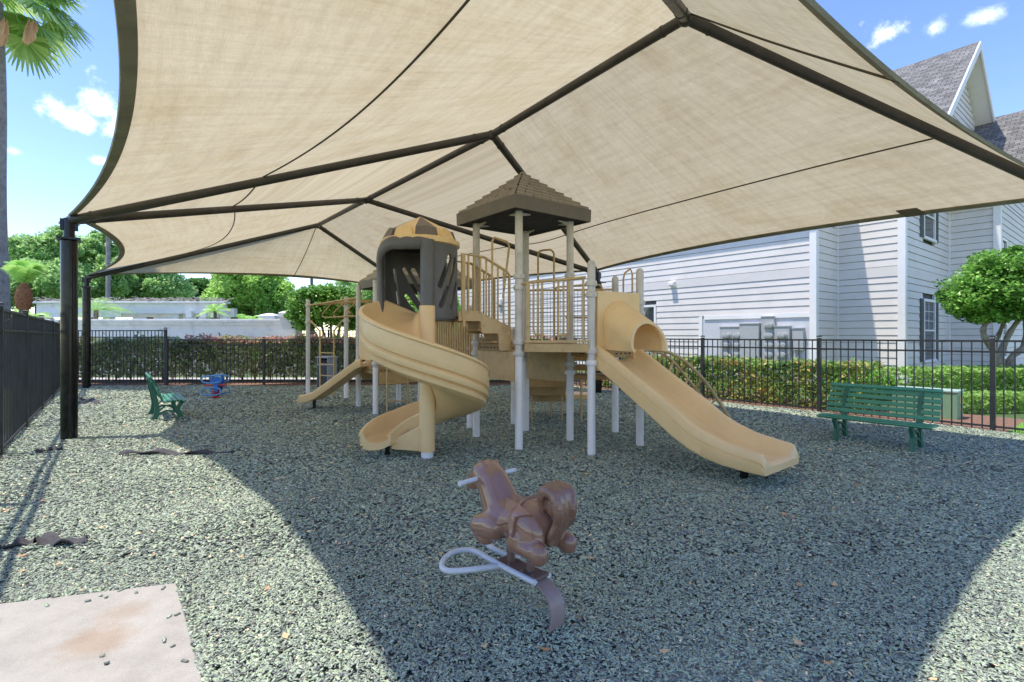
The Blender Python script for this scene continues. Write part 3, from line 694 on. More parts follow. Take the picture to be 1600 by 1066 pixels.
# faceted cap in two colours
M['cap_brown'] = pbr('cap_brown_plastic', (.15, .122, .105), .45, .1, 5, .05, 90)
NF = 10; cap = empty('turret_cap', (0, 0, 0)); cap.parent = play; cap.location = Vector((T0.x, T0.y, 2.69))-wloc(play)
b = MB(); b.lathe((T0.x, T0.y, 2.66), [(TR-.04, 0), (.01, .01)], 24, True); part('cap_shade_disc', b, M['hollow_shade'], cap)  # dark disc added to keep the turret interior dark
b = MB(); b.lathe((T0.x, T0.y, 2.69), [(TR+.005, -.03), (TR+.035, -.02), (TR+.03, .035), (TR-.0, .055), (TR-.03, .06)], NF*2, False); part('cap_ring', b, M['tan'], cap, False)
for colr in (0, 1):
    b = MB()
    for k in range(NF):
        if k % 2 != colr: continue
        a0, a1 = -90+360/NF*(k-.5)-16, -90+360/NF*(k+.5)-16; am = (a0+a1)/2
        rb, zb, rt, zt = TR-.015, 2.735, .0, 3.07
        e0, e1 = pol(T0, rb, a0, zb), pol(T0, rb, a1, zb); f0, f1 = pol(T0, rb-.05, a0, zb+.12), pol(T0, rb-.05, a1, zb+.12); ap = v3(T0.x, T0.y, zt)
        fm = pol(T0, rb-.085, am, zb+.135)
        b.add([e0, e1, f1, fm, f0, ap], [(0, 1, 2, 3, 4), (4, 3, 5), (3, 2, 5)])
    part('cap_facets', b, M['tan'] if colr == 0 else M['cap_brown'], cap)
    for k in range(NF):                             # scalloped half-round lips at the foot of every facet
        if k % 2 != colr: continue
        b = MB()
        am = -90+360/NF*k-16; pts0 = []; pts1 = []
        for i in range(11):
            t = math.pi*i/10; da = 360/NF*.40*math.cos(t); h = .125*math.sin(t)
            pts0.append(pol(T0, TR+.004-.062*h/.125, am+da, 2.745+h)); pts1.append(pol(T0, TR-.16, am+da, 2.745+h*1.02))
        n_ = len(pts0); b.add(pts0+pts1, [tuple(range(n_))]+[(i, i+1, n_+i+1, n_+i) for i in range(n_-1)])
        part('cap_scallop', b, M['tan'] if colr == 0 else M['cap_brown'], cap)
# ---- spiral slide
SP = v3(-1.04, 6.28)
b = MB(); b.lathe((SP.x, SP.y, 0), [(.095, .09), (.096, .3), (.098, 1.86), (.094, 1.87)], 24); spole = part('slide_pole', b, M['tan'], None, True, auto=40)
b = MB(); b.lathe((SP.x, SP.y, 0), [(.075, -.05), (.075, .095)], 18); part('pole_foot', b, M['post_white'], spole, True, auto=40)
b = MB(); b.lathe((SP.x, SP.y+.0, 0), [(.088, 1.865), (.088, 2.68)], 18); part('turret_column', b, M['gray_pl'], None, True, auto=40)
th = list(np.linspace(112, 552, 100)); rings = []
ths = (112, 150, 180, 225, 270, 315, 360, 405, 450, 495, 520, 552)
for a in th:
    zr = interp(a, ths, (1.79, 1.97, 1.87, 1.69, 1.49, 1.29, 1.09, .88, .68, .52, .45, .34))
    zf = interp(a, ths, (1.75, 1.66, 1.50, 1.27, 1.08, .88, .70, .54, .40, .27, .235, .205))
    ro = interp(a, ths, (.58, .74, .80, .80, .785, .77, .76, .76, .76, .76, .77, .80))
    ri = interp(a, ths, (.08, .08, .085, .085, .085, .085, .085, .085, .085, .14, .26, .42))
    zi = interp(a, ths, (1.79, 1.80, 1.72, 1.5, 1.32, 1.12, .95, .80, .66, .54, .46, .32))
    zb = zf-.075; H = zr-zb; w = ro-ri; kw = min(1, max(.45, (w-.2)/.45))
    prof = [(ri+.01, zi-.01), (ri+.04, zi), (ri+.065, zi-.03), (ri+.09*kw, zf+.13*min(1, H/.4)), (ri+.15*kw, zf+.035), (ri+w*.42, zf), (ro-w*.34, zf+.012), (ro-.15*kw, zf+.05+.02*kw), (ro-.062-.023*kw, zf+.16*min(1, H/.45)), (ro-.062, zr-.05), (ro-.05, zr-.012), (ro-.03, zr+.004), (ro+.004, zr-.006), (ro+.012, zr-.03), (ro-.012, zr-.05),
            (ro-.006, zr-.10), (ro+.002, zb+H*.62), (ro-.006, zb+H*.50), (ro-.036, zb+H*.455), (ro-.008, zb+H*.40), (ro-.004, zb+H*.34), (ro-.014, zb+H*.27), (ro-.058, zb+H*.225), (ro-.034, zb+H*.18), (ro-.04, zb+H*.09), (ro-.10, zb), (ri+w*.5, zb-.005), (ri+.10, zb+.01), (ri+.02, zb+.05)]
    rings.append([pol(SP, r_, a, z) for r_, z in prof])
b = MB(); b.loft(rings); spiral = part('spiral_slide', b, M['tan'], None, True, auto=38)
b = MB(); p_ = G(602, 716); b.box((p_.x, p_.y+.12, .09), (.05, .05, .26)); part('slide_support', b, M['black'], spiral)
b = MB(); A = v3(SP.x-.02, SP.y-.02, .03); d_ = v3(-.42, .02); b.prism([A+Z*.05, A+d_+Z*.08, A+d_+Z*.19, A+Z*.40], .05, v3(0, 1)); part('gusset', b, M['tan'], spiral, bevel=.01)
# ---- straight slide with half-pipe hood on the front right bay
d_ = v3(.638, -.770).normalized(); s_ = v3(-d_.y, d_.x)     # s_ points to the right-hand wall (away from the camera)
E0 = (P4+P8)/2+d_*.03
WID = .80
ss = list(np.linspace(-.06, 2.05, 60)); rings = []
for s in ss:
    zb = interp(s, (-.06, 0, .2, .46, 1.06, 1.25, 1.40, 1.62, 1.85, 2.14), (1.10, 1.07, .95, .78, .385, .285, .235, .19, .172, .165))
    h = interp(s, (0, .46, 1.06, 1.35, 1.62, 1.92, 2.01, 2.04, 2.05), (.30, .31, .335, .285, .245, .215, .20, .16, .11))
    zf = zb+min(.09, h*.6); hw = WID/2*(1 if s < 1.95 else 1-.04*((s-1.95)/.14)**2)
    half = [(hw-.015, zb), (hw, zb+.02), (hw, zb+h*.52), (hw-.008, zb+h*.54), (hw-.008, zb+h*.57), (hw, zb+h*.59), (hw, zb+h-.03), (hw-.012, zb+h-.006), (hw-.035, zb+h), (hw-.065, zb+h-.006), (hw-.085, zb+h-.03), (hw-.115, zf+max(.0, (h-.09)*.3)), (hw-.16, zf+.01), (hw-.26, zf)]
    prof = [(-x, z) for x, z in half]+[(x, z) for x, z in half[::-1]]
    c = E0+d_*s; rings.append([c+s_*x+Z*z for x, z in prof])
b = MB(); b.loft(rings); chute = part('slide_chute', b, M['tan'], None, True, auto=38)
b = MB(); c = E0+d_*1.66; b.box(c+Z*.06, (.06, .06, .30)); b.box(c+s_*.0+Z*.16, (.06, .5, .03), d_); part('slide_support', b, M['black'], chute)
# hood panel between the posts with an arched opening, hood above it
hp = MB(); cP = (P4+P8)/2; ex = (P8-P4).normalized(); en = v3(ex.y, -ex.x)
hw = .385; zt, z0_ = 2.07, 1.06; ow, oz, zc = .27, 1.33, 1.62
outer = [(-hw, z0_), (-hw, zt), (hw, zt), (hw, z0_)]
def strip(b, poly, th, n_):
    b.prism([cP+ex*x+Z*z for x, z in poly], th, n_)
arch = [(ow*math.cos(t), zc+ow*math.sin(t)) for t in [math.pi*i/12 for i in range(13)]]
strip(hp, [(-hw, z0_), (-ow, z0_), (-ow, zc), (-hw, zc)], .05, en); strip(hp, [(ow, z0_), (hw, z0_), (hw, zc), (ow, zc)], .05, en)
for i in range(12):
    (x0, y0), (x1, y1) = arch[i], arch[i+1]
    X = lambda x, y: (hw*max(-1, min(1, x/ow*1.35)), zt)
    strip(hp, [(x0, y0), X(x0, y0) if i else (hw, zc), X(x1, y1) if i < 11 else (-hw, zc), (x1, y1)] if 0 < i < 11 else ([(x0, y0), (hw, zc), (hw, zt), X(x1, y1), (x1, y1)] if i == 0 else [(x0, y0), X(x0, y0), (-hw, zt), (-hw, zc), (x1, y1)]), .05, en)
hood = part('slide_hood_panel', hp, M['tan'])
hb = MB(); rings = []
for i in range(15):
    t = i/14; out_ = -.01+.56*t; rx = .285+.045*t; top = 1.99-.30*t**1.1; bot = 1.33-.02*t
    prof = []
    hcen = top-rx
    for j in range(19): a = math.pi*j/18; prof.append((rx*math.cos(a), hcen+rx*math.sin(a)))
    th_ = .04 if t < .88 else .04+.02*math.sin((t-.88)/.12*math.pi)
    oo = [(rx*.93, bot)]+[(x, z) for x, z in prof]+[(-rx*.93, bot)]
    ri_ = rx-th_
    ii = [(-ri_*.93, bot)]+[(x*ri_/rx, hcen+(z-hcen)*ri_/rx) for x, z in prof[::-1]]+[(ri_*.93, bot)]
    lean = lambda z: .05*t*(z-1.3)
    rings.append([cP+ex*x+en*(out_-lean(z)+.12*t*max(0, (2.0-z))-.06*t)+Z*z for x, z in oo+ii])
hb.loft(rings); part('slide_hood', hb, M['tan'], None, True, auto=38)
# ---- low tower: small slide, panel, ladder
e2 = -V; c2 = (Q1+Q2)/2
rings = []
SD = (G(476, 640)-c2); SD.z = 0; L2_ = SD.length; sd = SD.normalized(); sn = v3(-sd.y, sd.x)
for s in np.linspace(0, L2_, 34):
    q = s/L2_; zb = interp(q, (0, .08, .5, .75, .88, 1), (.90, .86, .46, .235, .175, .165)); h = interp(q, (0, .5, .9, .97, 1), (.16, .17, .16, .15, .09)); hw2 = .25
    half = [(hw2-.01, zb), (hw2, zb+.02), (hw2, zb+h-.02), (hw2-.03, zb+h), (hw2-.06, zb+h-.02), (hw2-.09, zb+.07), (hw2-.14, zb+.06)]
    rings.append([c2+sd*s+sn*x+Z*z for x, z in [(-x, z) for x, z in half]+half[::-1]])
b = MB(); b.loft(rings); sl2 = part('small_slide', b, M['tan'], None, True, auto=40)
b = MB(); c = c2+sd*(L2_-.22); b.box(c+Z*.08, (.05, .05, .26)); part('slide_support', b, M['black'], sl2)
panel(Q1, Q2, 1.02, 1.98, M['tan'], .04, -.02, 'hood_panel', .10, .12)
panel(Q1, Q4, .58, .80, M['tan_dark']); panel(Q2, Q3, .58, .80, M['tan_dark']); panel(Q4, Q3, .58, .80, M['tan_dark'])
def ladder(p, q, t0, t1, zt, nr, loop, off):
    b = MB()
    for t in (t0, t1): b.tube([on(p, q, t, -.03, off), on(p, q, t, zt, off)]+([on(p, q, t, zt+loop*.6, off*.9), on(p, q, t, zt+loop, off*.45), on(p, q, t, zt+loop*.98, -.05), on(p, q, t, zt+loop*.55, -.12), on(p, q, t, zt, -.12)] if loop else []), .018, 8)
    for i in range(nr):
        z = .25+(zt-.30)*i/(nr-1); b.tube([on(p, q, t0, z, off), on(p, q, t1, z, off)], .015, 8)
    part('ladder', b, M['tan_dark'], None, True, auto=60)
ladder(Q1, Q4, .16, .62, .98, 3, .28, .16)
def slat_guard(p, q, z0, z1, n):
    b = MB(); b.tube([on(p, q, .02, z0), on(p, q, .02, z1-.06), on(p, q, .05, z1), on(p, q, .95, z1), on(p, q, .98, z1-.06), on(p, q, .98, z0)], .022, 8)
    for i in range(1, n): b.tube([on(p, q, .02+.96*i/n, z0, 0), on(p, q, .02+.96*i/n, z1)], .017, 8)
    b.tube([on(p, q, .02, z0), on(p, q, .98, z0)], .02, 8)
    part('slat_guard', b, M['tan_dark'], None, True, auto=60)
A = W(681, 520, 8.6); A.z = 0; B = W(748, 520, 8.1); B.z = 0
slat_guard(A, B, .86, 1.76, 17)
deck([v3(A.x, A.y), v3(B.x, B.y), v3(B.x+.15, B.y+.75), v3(Q4.x+.5, Q4.y+.2), v3(Q4.x, Q4.y)], .93)
guard(v3(B.x+.1, B.y+.7), v3(Q4.x+.45, Q4.y+.2), .95, 1.85, 14)
# ---- overhead ladder with hanging loops and its access ladder
b = MB(); N1 = Q2.lerp(Q3, .1); N2 = Q3
N1 = v3(Q2.x, Q2.y+.05); N2 = v3(Q2.x+1.05, Q2.y+.55)
b.tube([v3(M1.x, M1.y, 2.28), v3(M2.x, M2.y, 2.28)], .02, 8)
b.tube([v3(M1.x, M1.y, 2.28), v3(N1.x, N1.y, 2.30)], .02, 8); b.tube([v3(M2.x, M2.y, 2.28), v3(N2.x, N2.y, 2.30)], .02, 8)
part('overhead_beam', b, M['tan_dark'], None, True, auto=60)
for i in range(4):
    t = .18+.22*i; p = v3(M1.x, M1.y, 2.27).lerp(v3(N1.x, N1.y, 2.27), t); q = v3(M2.x, M2.y, 2.27).lerp(v3(N2.x, N2.y, 2.27), t)
    m_ = (p+q)/2; b = MB(); w = (q-p)
    b.tube([m_-w*.12, m_-w*.34-Z*.24, m_-w*.33-Z*.29, m_-w*.27-Z*.32, m_+w*.27-Z*.32, m_+w*.33-Z*.29, m_+w*.34-Z*.24, m_+w*.12], .015, 8); b.tube([p, q], .014, 8)
    part('trapeze_loop', b, M['tan_dark'], None, True, auto=60)
b = MB(); w = (M2-M1)
la, lb = M1+w*.33, M1+w*.70
for p, e in ((la, M1), (lb, M2)): b.tube([v3(e.x, e.y, 1.88), v3(p.x, p.y, 1.88).lerp(v3(e.x, e.y, 1.88), .75), v3(p.x, p.y, 1.62), v3(p.x, p.y, -.02)], .018, 8)
for z in (.25, .52, .80, 1.08): b.tube([v3(la.x, la.y, z), v3(lb.x, lb.y, z)], .015, 8)
part('ladder', b, M['tan_dark'], None, True, auto=60)
# ---- curved loop climber on the right
b = MB()
ra = smooth_path([W(1003, 547, 7.15), W(1035, 548, 7.4), W(1066, 562, 7.7), W(1098, 592, 8.0), W(1125, 630, 8.25), W(1151, 672, 8.4)], 5)
rb_ = smooth_path([W(985, 548, 7.95), W(1018, 548, 8.2), W(1046, 560, 8.5), W(1074, 592, 8.8), W(1098, 622, 9.0), W(1124, 660, 9.2)], 5)
b.tube(ra, .026, 8); b.tube(rb_, .026, 8); part('arch_climber', b, M['tan_dark'], None, True, auto=60)
for k in (6, 11, 15, 19, 22):
    p, q = ra[k], rb_[k]; w = q-p; dn = -Z*.15+v3(-.10, -.03); m1, m2 = p+w*.3+dn*1.7, p+w*.7+dn*1.7
    b = MB(); b.tube(smooth_path([p, p+w*.12+dn*.8, m1, m2, p+w*.88+dn*.8, q], 4), .019, 8); part('climber_loop', b, M['tan_dark'], None, True, auto=60)
# ---- stepped platforms at the back of the tower
def slab(pts, z, th, mat=M['deck'], name='step'):
    b = MB(); b.prism([v3(p.x, p.y, z-th) for p in pts], th); return part(name, b, mat, None, bevel=.008)
for (x0, x1, Y, z, dep) in ((884, 930, 8.05, 1.19, .5), (886, 950, 8.1, 1.03, .5), (886, 955, 8.15, .88, .5)):
    p, q = W(x0, 525, Y), W(x1, 525, Y-.12); slab([p, q, q+v3(.05, dep), p+v3(.05, dep)], z, .075)
for (x0, x1, Y, z, dep) in ((827, 886, 8.45, .80, .5), (828, 884, 8.8, .62, .5), (832, 884, 9.1, .46, .45)):
    p, q = W(x0, 525, Y), W(x1, 525, Y); slab([p, q, q+v3(0, dep), p+v3(0, dep)], z, .15 if z > .5 else .13)
p, q = W(884, 525, 9.3), W(925, 525, 9.2); slab([p, q, q+v3(0, .5), p+v3(0, .5)], .44, .08, M['tan'])
for px, Y in ((831, 8.9), (861, 9.3), (878, 8.9), (908, 8.9), (909, 9.5)):
    p = W(px, 525, Y); b = MB(); b.tube([v3(p.x, p.y, -.02), v3(p.x, p.y, .5 if px < 900 else .85)], .017, 8); part('leg', b, M['tan_dark'], None, True, auto=60)
# ------------------------------------------------------------------ spring horse
hx = v3(.045, 2.70); Hf = v3(-.68, .733).normalized(); Hs = v3(.733, .68).normalized()
horse = empty('spring_horse', (hx.x, hx.y, 0), 'brown moulded spring rocking horse with star saddle, white handlebar and footrest loops', 'spring rider')
def H(f, s, z): return hx+Hf*f+Hs*s+Z*z
def skin(name, chain, mat, sub=2, smooth=True, parent=horse):
    """chain: list of branches; each branch a list of (point, rx, ry)"""
    me = bpy.data.meshes.new(name); verts = []; edges = []; rad = []; key = {}
    for br in chain:
        prev = None
        for p, r in br:
            k = (round(p.x, 4), round(p.y, 4), round(p.z, 4))
            if k not in key: key[k] = len(verts); verts.append(p); rad.append(r)
            if prev is not None: edges.append((prev, key[k]))
            prev = key[k]
    off = wloc(parent); me.from_pydata([v-off for v in verts], edges, [])
    o = bpy.data.objects.new(name, me); COL.objects.link(o); o.parent = parent
    o.modifiers.new('skin', 'SKIN'); sv = me.skin_vertices[0].data
    for i, r in enumerate(rad): sv[i].radius = (r, r) if not hasattr(r, '__len__') else r; sv[i].use_root = (i == 0)
    o.modifiers['skin'].use_smooth_shade = True
    md = o.modifiers.new('sub', 'SUBSURF'); md.levels = md.render_levels = sub
    bpy.context.view_layer.update(); dg = bpy.context.evaluated_depsgraph_get()
    m2 = bpy.data.meshes.new_from_object(o.evaluated_get(dg)); o.modifiers.clear(); o.data = m2; m2.materials.clear(); m2.materials.append(mat)
    m2.polygons.foreach_set('use_smooth', [True]*len(m2.polygons)); return o
M['horse'] = pbr('brown_moulded_plastic', (.27, .135, .085), .16, .08, 3, .03, 90, dirt=(.37, .23, .165), dscale=4, dlo=.55, dhi=.95, coat=.5)
M['horse_tail'] = pbr('brown_tail_plastic', (.22, .11, .07), .18, .2, 10, .05, 60, dirt=(.34, .21, .15), dscale=9, dlo=.5, dhi=.8, coat=.15)
M['star'] = pbr('star_saddle_plastic', (.31, .165, .11), .16, .06, 3, dirt=(.40, .26, .19), dscale=5, dlo=.5, dhi=.9)
M['rust'] = pbr('rusty_plate', (.16, .095, .075), .6, .2, 8, .2, 90, dirt=(.24, .14, .09), dscale=5, dlo=.45, dhi=.7)
M['leaf_spring'] = pbr('brown_leaf_spring', (.29, .20, .17), .35, .1, 5, .05, 90, dirt=(.30, .25, .24), dscale=4, dlo=.45, dhi=.75)
blob = MB()
def ell(c, rf, rs, rz, tilt=0., n=16):
    rings = []
    for i in range(n+1):
        a = math.pi*i/n; rr = max(.002, math.sin(a)); x = -math.cos(a)
        ring = []
        for j in range(n):
            t = 2*math.pi*j/n; f_, s_2, z_ = x*rf, rr*rs*math.cos(t), rr*rz*math.sin(t)
            f2, z2 = f_*math.cos(tilt)-z_*math.sin(tilt), f_*math.sin(tilt)+z_*math.cos(tilt)
            ring.append(H(c[0]+f2, c[1]+s_2, c[2]+z2))
        rings.append(ring)
    blob.loft(rings)
def tap(p0, p1, r0, r1, k=10):             # chain of ellipsoids along a limb
    for i in range(k+1):
        t = i/k; ell([p0[q]+(p1[q]-p0[q])*t for q in range(3)], r0+(r1-r0)*t, r0+(r1-r0)*t, r0+(r1-r0)*t, 0, 12)
ell((.0, 0, .528), .20, .115, .100, 0.); ell((.11, 0, .53), .135, .12, .118, .35); ell((-.12, 0, .54), .12, .118, .118, .1)
ell((-.085, 0, .628), .045, .085, .035, .35)                               # raised cantle
tap((.135, 0, .55), (.228, 0, .69), .112, .092, 14); tap((.228, 0, .69), (.268, 0, .715), .092, .088, 8)
ell((.278, 0, .718), .092, .085, .074, .1); tap((.31, 0, .71), (.385, 0, .655), .070, .050); ell((.402, 0, .645), .046, .048, .042, -.6)
for s in (-1, 1):
    ell((.245, s*.052, .785), .016, .012, .020, .2)                       # ears
    tap((.11, s*.085, .49), (.205, s*.10, .475), .078, .062); tap((.205, s*.10, .475), (.19, s*.10, .425), .06, .046); ell((.165, s*.10, .415), .052, .045, .036)
    ell((-.12, s*.068, .525), .118, .068, .108, .5); ell((-.095, s*.088, .49), .088, .05, .072, .4); tap((-.10, s*.10, .485), (-.075, s*.106, .465), .056, .05); tap((-.075, s*.106, .458), (-.19, s*.106, .452), .048, .044); ell((-.232, s*.106, .45), .055, .046, .058, .5)
hb_ = blob.build('body', M['horse'], horse, smooth=True)
md = hb_.modifiers.new('remesh', 'REMESH'); md.mode = 'VOXEL'; md.voxel_size = .006
md = hb_.modifiers.new('smooth', 'SMOOTH'); md.iterations = 22; md.factor = .5
bpy.context.view_layer.update(); dg = bpy.context.evaluated_depsgraph_get(); m2 = bpy.data.meshes.new_from_object(hb_.evaluated_get(dg)); hb_.modifiers.clear(); hb_.data = m2
m2.polygons.foreach_set('use_smooth', [True]*len(m2.polygons))
# tail: a bundle of thick locks
blob = MB()
random.seed(3)
for i in range(6):
    s = (i-2.5)*.0145; ph = random.uniform(-1, 1)
    pts = [(-.185, s*.6, .61), (-.19, s*1.2, .70+.012*ph), (-.225, s*1.5, .748+.012*ph), (-.285, s*1.5, .735), (-.308+.015*ph, s*1.3+.016*ph, .665), (-.285, s*1.1-.018*ph, .59), (-.25, s*1.0+.018*ph, .52), (-.225, s*.7-.01*ph, .47)]
    sp = smooth_path([Vector(p) for p in pts], 5)
    for k, p in enumerate(sp):
        t = k/len(sp); rr = .014+.019*math.sin(math.pi*min(1, t*1.15)); ell((p.x, p.y, p.z), rr, rr*.85, rr, 0, 8)
ell((-.245, 0, .665), .05, .045, .06)
tl = blob.build('tail', M['horse_tail'], horse, smooth=True)
md = tl.modifiers.new('remesh', 'REMESH'); md.mode = 'VOXEL'; md.voxel_size = .0048
md = tl.modifiers.new('smooth', 'SMOOTH'); md.iterations = 3; md.factor = .5
bpy.context.view_layer.update(); dg = bpy.context.evaluated_depsgraph_get(); m2 = bpy.data.meshes.new_from_object(tl.evaluated_get(dg)); tl.modifiers.clear(); tl.data = m2
m2.polygons.foreach_set('use_smooth', [True]*len(m2.polygons))
# star saddle draped over the back, both sides: projected onto the barrel
from mathutils.bvhtree import BVHTree
bv = BVHTree.FromPolygons([v.co for v in hb_.data.vertices], [tuple(p.vertices) for p in hb_.data.polygons])
def star_patch(side):
    b = MB(); off = wloc(horse); nn = (Hs*side*.80+Z*.60).normalized(); tt = (Z*.80-Hs*side*.60).normalized(); c0 = H(-.045, 0, .535); outline = []
    for k in range(10):
        a = math.pi/2+k*math.pi/5+.20; rr = .128 if k % 2 == 0 else .058; outline.append((rr*math.cos(a), rr*math.sin(a)))
    def drop(f, t):
        o_ = c0+Hf*f+tt*t+nn*.5-off; hit = bv.ray_cast(o_, -nn)
        return (hit[0] if hit[0] is not None else c0-off+Hf*f+tt*t+nn*.1)+off
    M_ = 60; ring = []
    for i in range(M_):
        q = i/M_*10; k = int(q); t = q-k; a_, c_ = outline[k], outline[(k+1) % 10]; ring.append((a_[0]+(c_[0]-a_[0])*t, a_[1]+(c_[1]-a_[1])*t))
    layers = [[drop(f, t)-nn*.006 for f, t in ring], [drop(f, t)+nn*.016 for f, t in ring]]
    for j in range(1, 8): layers.append([drop(f*(1-j/8*.99), t*(1-j/8*.99))+nn*.016 for f, t in ring])
    b.loft(layers, True, True); return b.build('star_saddle', M['star'], horse, smooth=True, auto=35)
star_patch(-1); star_patch(1)
b = MB(); b.tube([H(.262, -.195, .705), H(.262, -.055, .71), H(.262, .055, .71), H(.262, .20, .705)], .0135, 12)
for s in (-1, 1): b.tube([H(.262, s*.19, .7055), H(.262, s*.205, .705)], .015, 12)
hbar = b.build('handlebar', M['galv'], horse, smooth=True, auto=50)
# pedestal posts, plate, footrest loops, leaf spring
for f in (.075, -.075):
    b = MB(); b.tube([H(f, 0, .285), H(f, 0, .42)], .021, 12); b.build('pedestal_post', M['rust'], horse, smooth=True, auto=50)
b = MB(); b.box(H(-.005, 0, .281), (.31, .10, .012), Hf); b.box(H(-.145, 0, .289), (.03, .10, .006), Hf)
pl_ = b.build('spring_plate', M['rust'], horse, bevel=.002)
for f in (-.125, -.05, .05, .125):
    for s in (-.035, .035): b = MB(); b.lathe(H(f, s, .287), [(.010, 0), (.010, .006), (.001, .009)], 6); b.build('bolt', M['rust'], pl_)
for s in (-1, 1):
    b = MB()
    b.tube(smooth_path([H(-.16, s*.052, .272), H(-.02, s*.052, .272), H(.16, s*.052, .276), H(.31, s*.052, .282), H(.365, s*.085, .283), H(.385, s*.16, .283), H(.345, s*.25, .281), H(.275, s*.305, .279), H(.215, s*.29, .278), H(.15, s*.18, .276), H(.11, s*.05, .268)], 5), .0155, 10)
    b.build('footrest', M['galv'], horse, smooth=True, auto=60)
b = MB(); pth = smooth_path([H(.13, 0, .268), H(-.06, 0, .268), H(-.15, 0, .262), H(-.235, 0, .215), H(-.262, 0, .14), H(-.25, 0, .06), H(-.222, 0, -.03)], 6); rings = []
for i, p in enumerate(pth):
    t = (pth[min(i+1, len(pth)-1)]-pth[max(0, i-1)]).normalized(); n_ = t.cross(Hs).normalized()
    rings.append([p+Hs*.047*a_+n_*.006*c_ for a_, c_ in ((-1, -1), (1, -1), (1, 1), (-1, 1))])
b.loft(rings); b.build('leaf_spring', M['leaf_spring'], horse, smooth=True, auto=40)
# ------------------------------------------------------------------ benches (built once, copied)
def bench():
    root = empty('park_bench', (0, 0, 0), 'green slatted bench near the left fence, seen end-on and facing the play structure', 'bench', 'green slatted park benches')
    Lb = 1.32
    def slat(p, w, t, tilt, name):
        b = MB(); az = Vector((0, -math.sin(tilt), math.cos(tilt))); b.box(p, (Lb, w, t), Vector((1, 0, 0)), None, az); return b.build(name, M['green'], root, world=False, bevel=.006)
    # seat faces -y; front edge at y=-.24
    for y, z, tl_ in ((-.235, .345, -.35), (-.165, .362, -.06), (-.09, .358, .06), (-.015, .352, .08), (.06, .348, .02)): slat(Vector((0, y, z)), .062, .022, tl_, 'seat_slat')
    for k in range(5):
        z = .425+.072*k; y = .105+.022*k+.004*k*k; slat(Vector((0, y, z)), .056, .02, R(72)-k*.03, 'back_slat')
    slat(Vector((0, .262, .775)), .055, .03, R(40), 'top_rail')
    for x in (-.44, .44):
        b = MB()
        def rib(pts, w0, w1, th=.045):
            sp = smooth_path([Vector((x, p[0], p[1])) for p in pts], 5); rings = []
            for i, p in enumerate(sp):
                t = (sp[min(i+1, len(sp)-1)]-sp[max(0, i-1)]).normalized(); n_ = t.cross(Vector((1, 0, 0))); w = w0+(w1-w0)*i/len(sp)
                rings.append([p+n_*w*.5+Vector((th/2, 0, 0)), p+n_*w*.5-Vector((th/2, 0, 0)), p-n_*w*.5-Vector((th/2, 0, 0)), p-n_*w*.5+Vector((th/2, 0, 0))])
            b.loft(rings)
        rib([(-.20, -.02), (-.175, .09), (-.15, .19), (-.185, .27), (-.235, .325)], .085, .05)
        rib([(.235, -.02), (.175, .10), (.165, .25), (.20, .45), (.245, .65), (.258, .765)], .09, .045)
        rib([(-.235, .325), (-.10, .338), (.05, .328), (.10, .38), (.14, .52), (.20, .70)], .03, .03)
        rib([(-.165, .10), (-.05, .155), (.06, .155), (.185, .06)], .028, .028, .03)
        rib([(-.16, .17), (-.07, .25), (.04, .25), (.16, .14)], .022, .022, .03)
        b.build('leg_frame', M['green_dk'], root, world=False, smooth=True, auto=40)
    return root
bn = bench()
c1 = v3(-6.42, 9.50); bn.location = c1; bn.rotation_euler.z = math.atan2(U.y, U.x)+0     # seat faces +V
bn2 = copy_tree(bn); bn2['label'] = 'green slatted bench in front of the right fence, facing the straight slide'
c_ = (W(1303, 525, 7.27)+W(1427, 525, 6.52))/2; bn2.location = v3(c_.x+.16, c_.y+.13)
bn2.rotation_euler.z = math.atan2(-U.y, -U.x)
# ------------------------------------------------------------------ small blue and red spring rider
def mini():
    c = G(337, 624); root = empty('spring_rider', (c.x, c.y, 0), 'small blue and red spring rider with looped handles at the back of the play area', 'spring rider')
    b = MB(); n_ = 90; b.tube([c+v3(.075*math.cos(t*.42), .075*math.sin(t*.42), .03+.27*t/n_) for t in range(n_)], .016, 6); b.build('coil_spring', M['red'], root, smooth=True)
    b = MB(); b.lathe((c.x, c.y, 0), [(.13, -.02), (.13, .03), (.10, .045)], 20); b.build('base_plate', M['red'], root, smooth=True, auto=40)
    b = MB(); b.box(c+Z*.335, (.46, .16, .035), v3(1, .1)); b.build('seat', M['red'], root, bevel=.012)
    for s in (-1, 1):
        b = MB(); y = s*.085; A = c+v3(0, y)
        b.prism([A+v3(.02, 0, .20), A+v3(.10, 0, .18), A+v3(.12, 0, .36), A+v3(.16, 0, .49), A+v3(.10, 0, .53), A+v3(-.06, 0, .52), A+v3(-.08, 0, .42), A+v3(.0, 0, .36)], .02, v3(0, s)); b.build('side_panel', M['blue'], root, bevel=.006)
        for zc, w, h in ((.48, .23, .085), (.20, .23, .085)):
            b = MB(); pts = []
            for i in range(28):
                t = 2*math.pi*i/28; e = 2.6; cx, sx = math.cos(t), math.sin(t)
                pts.append(A+v3(.02*s+w*math.copysign(abs(cx)**(2/e), cx), s*.06, zc+h*math.copysign(abs(sx)**(2/e), sx)))
            b.tube(pts, .017, 8, closed=True); b.build('handle' if zc > .4 else 'foot_loop', M['lightblue'], root, smooth=True)
mini()
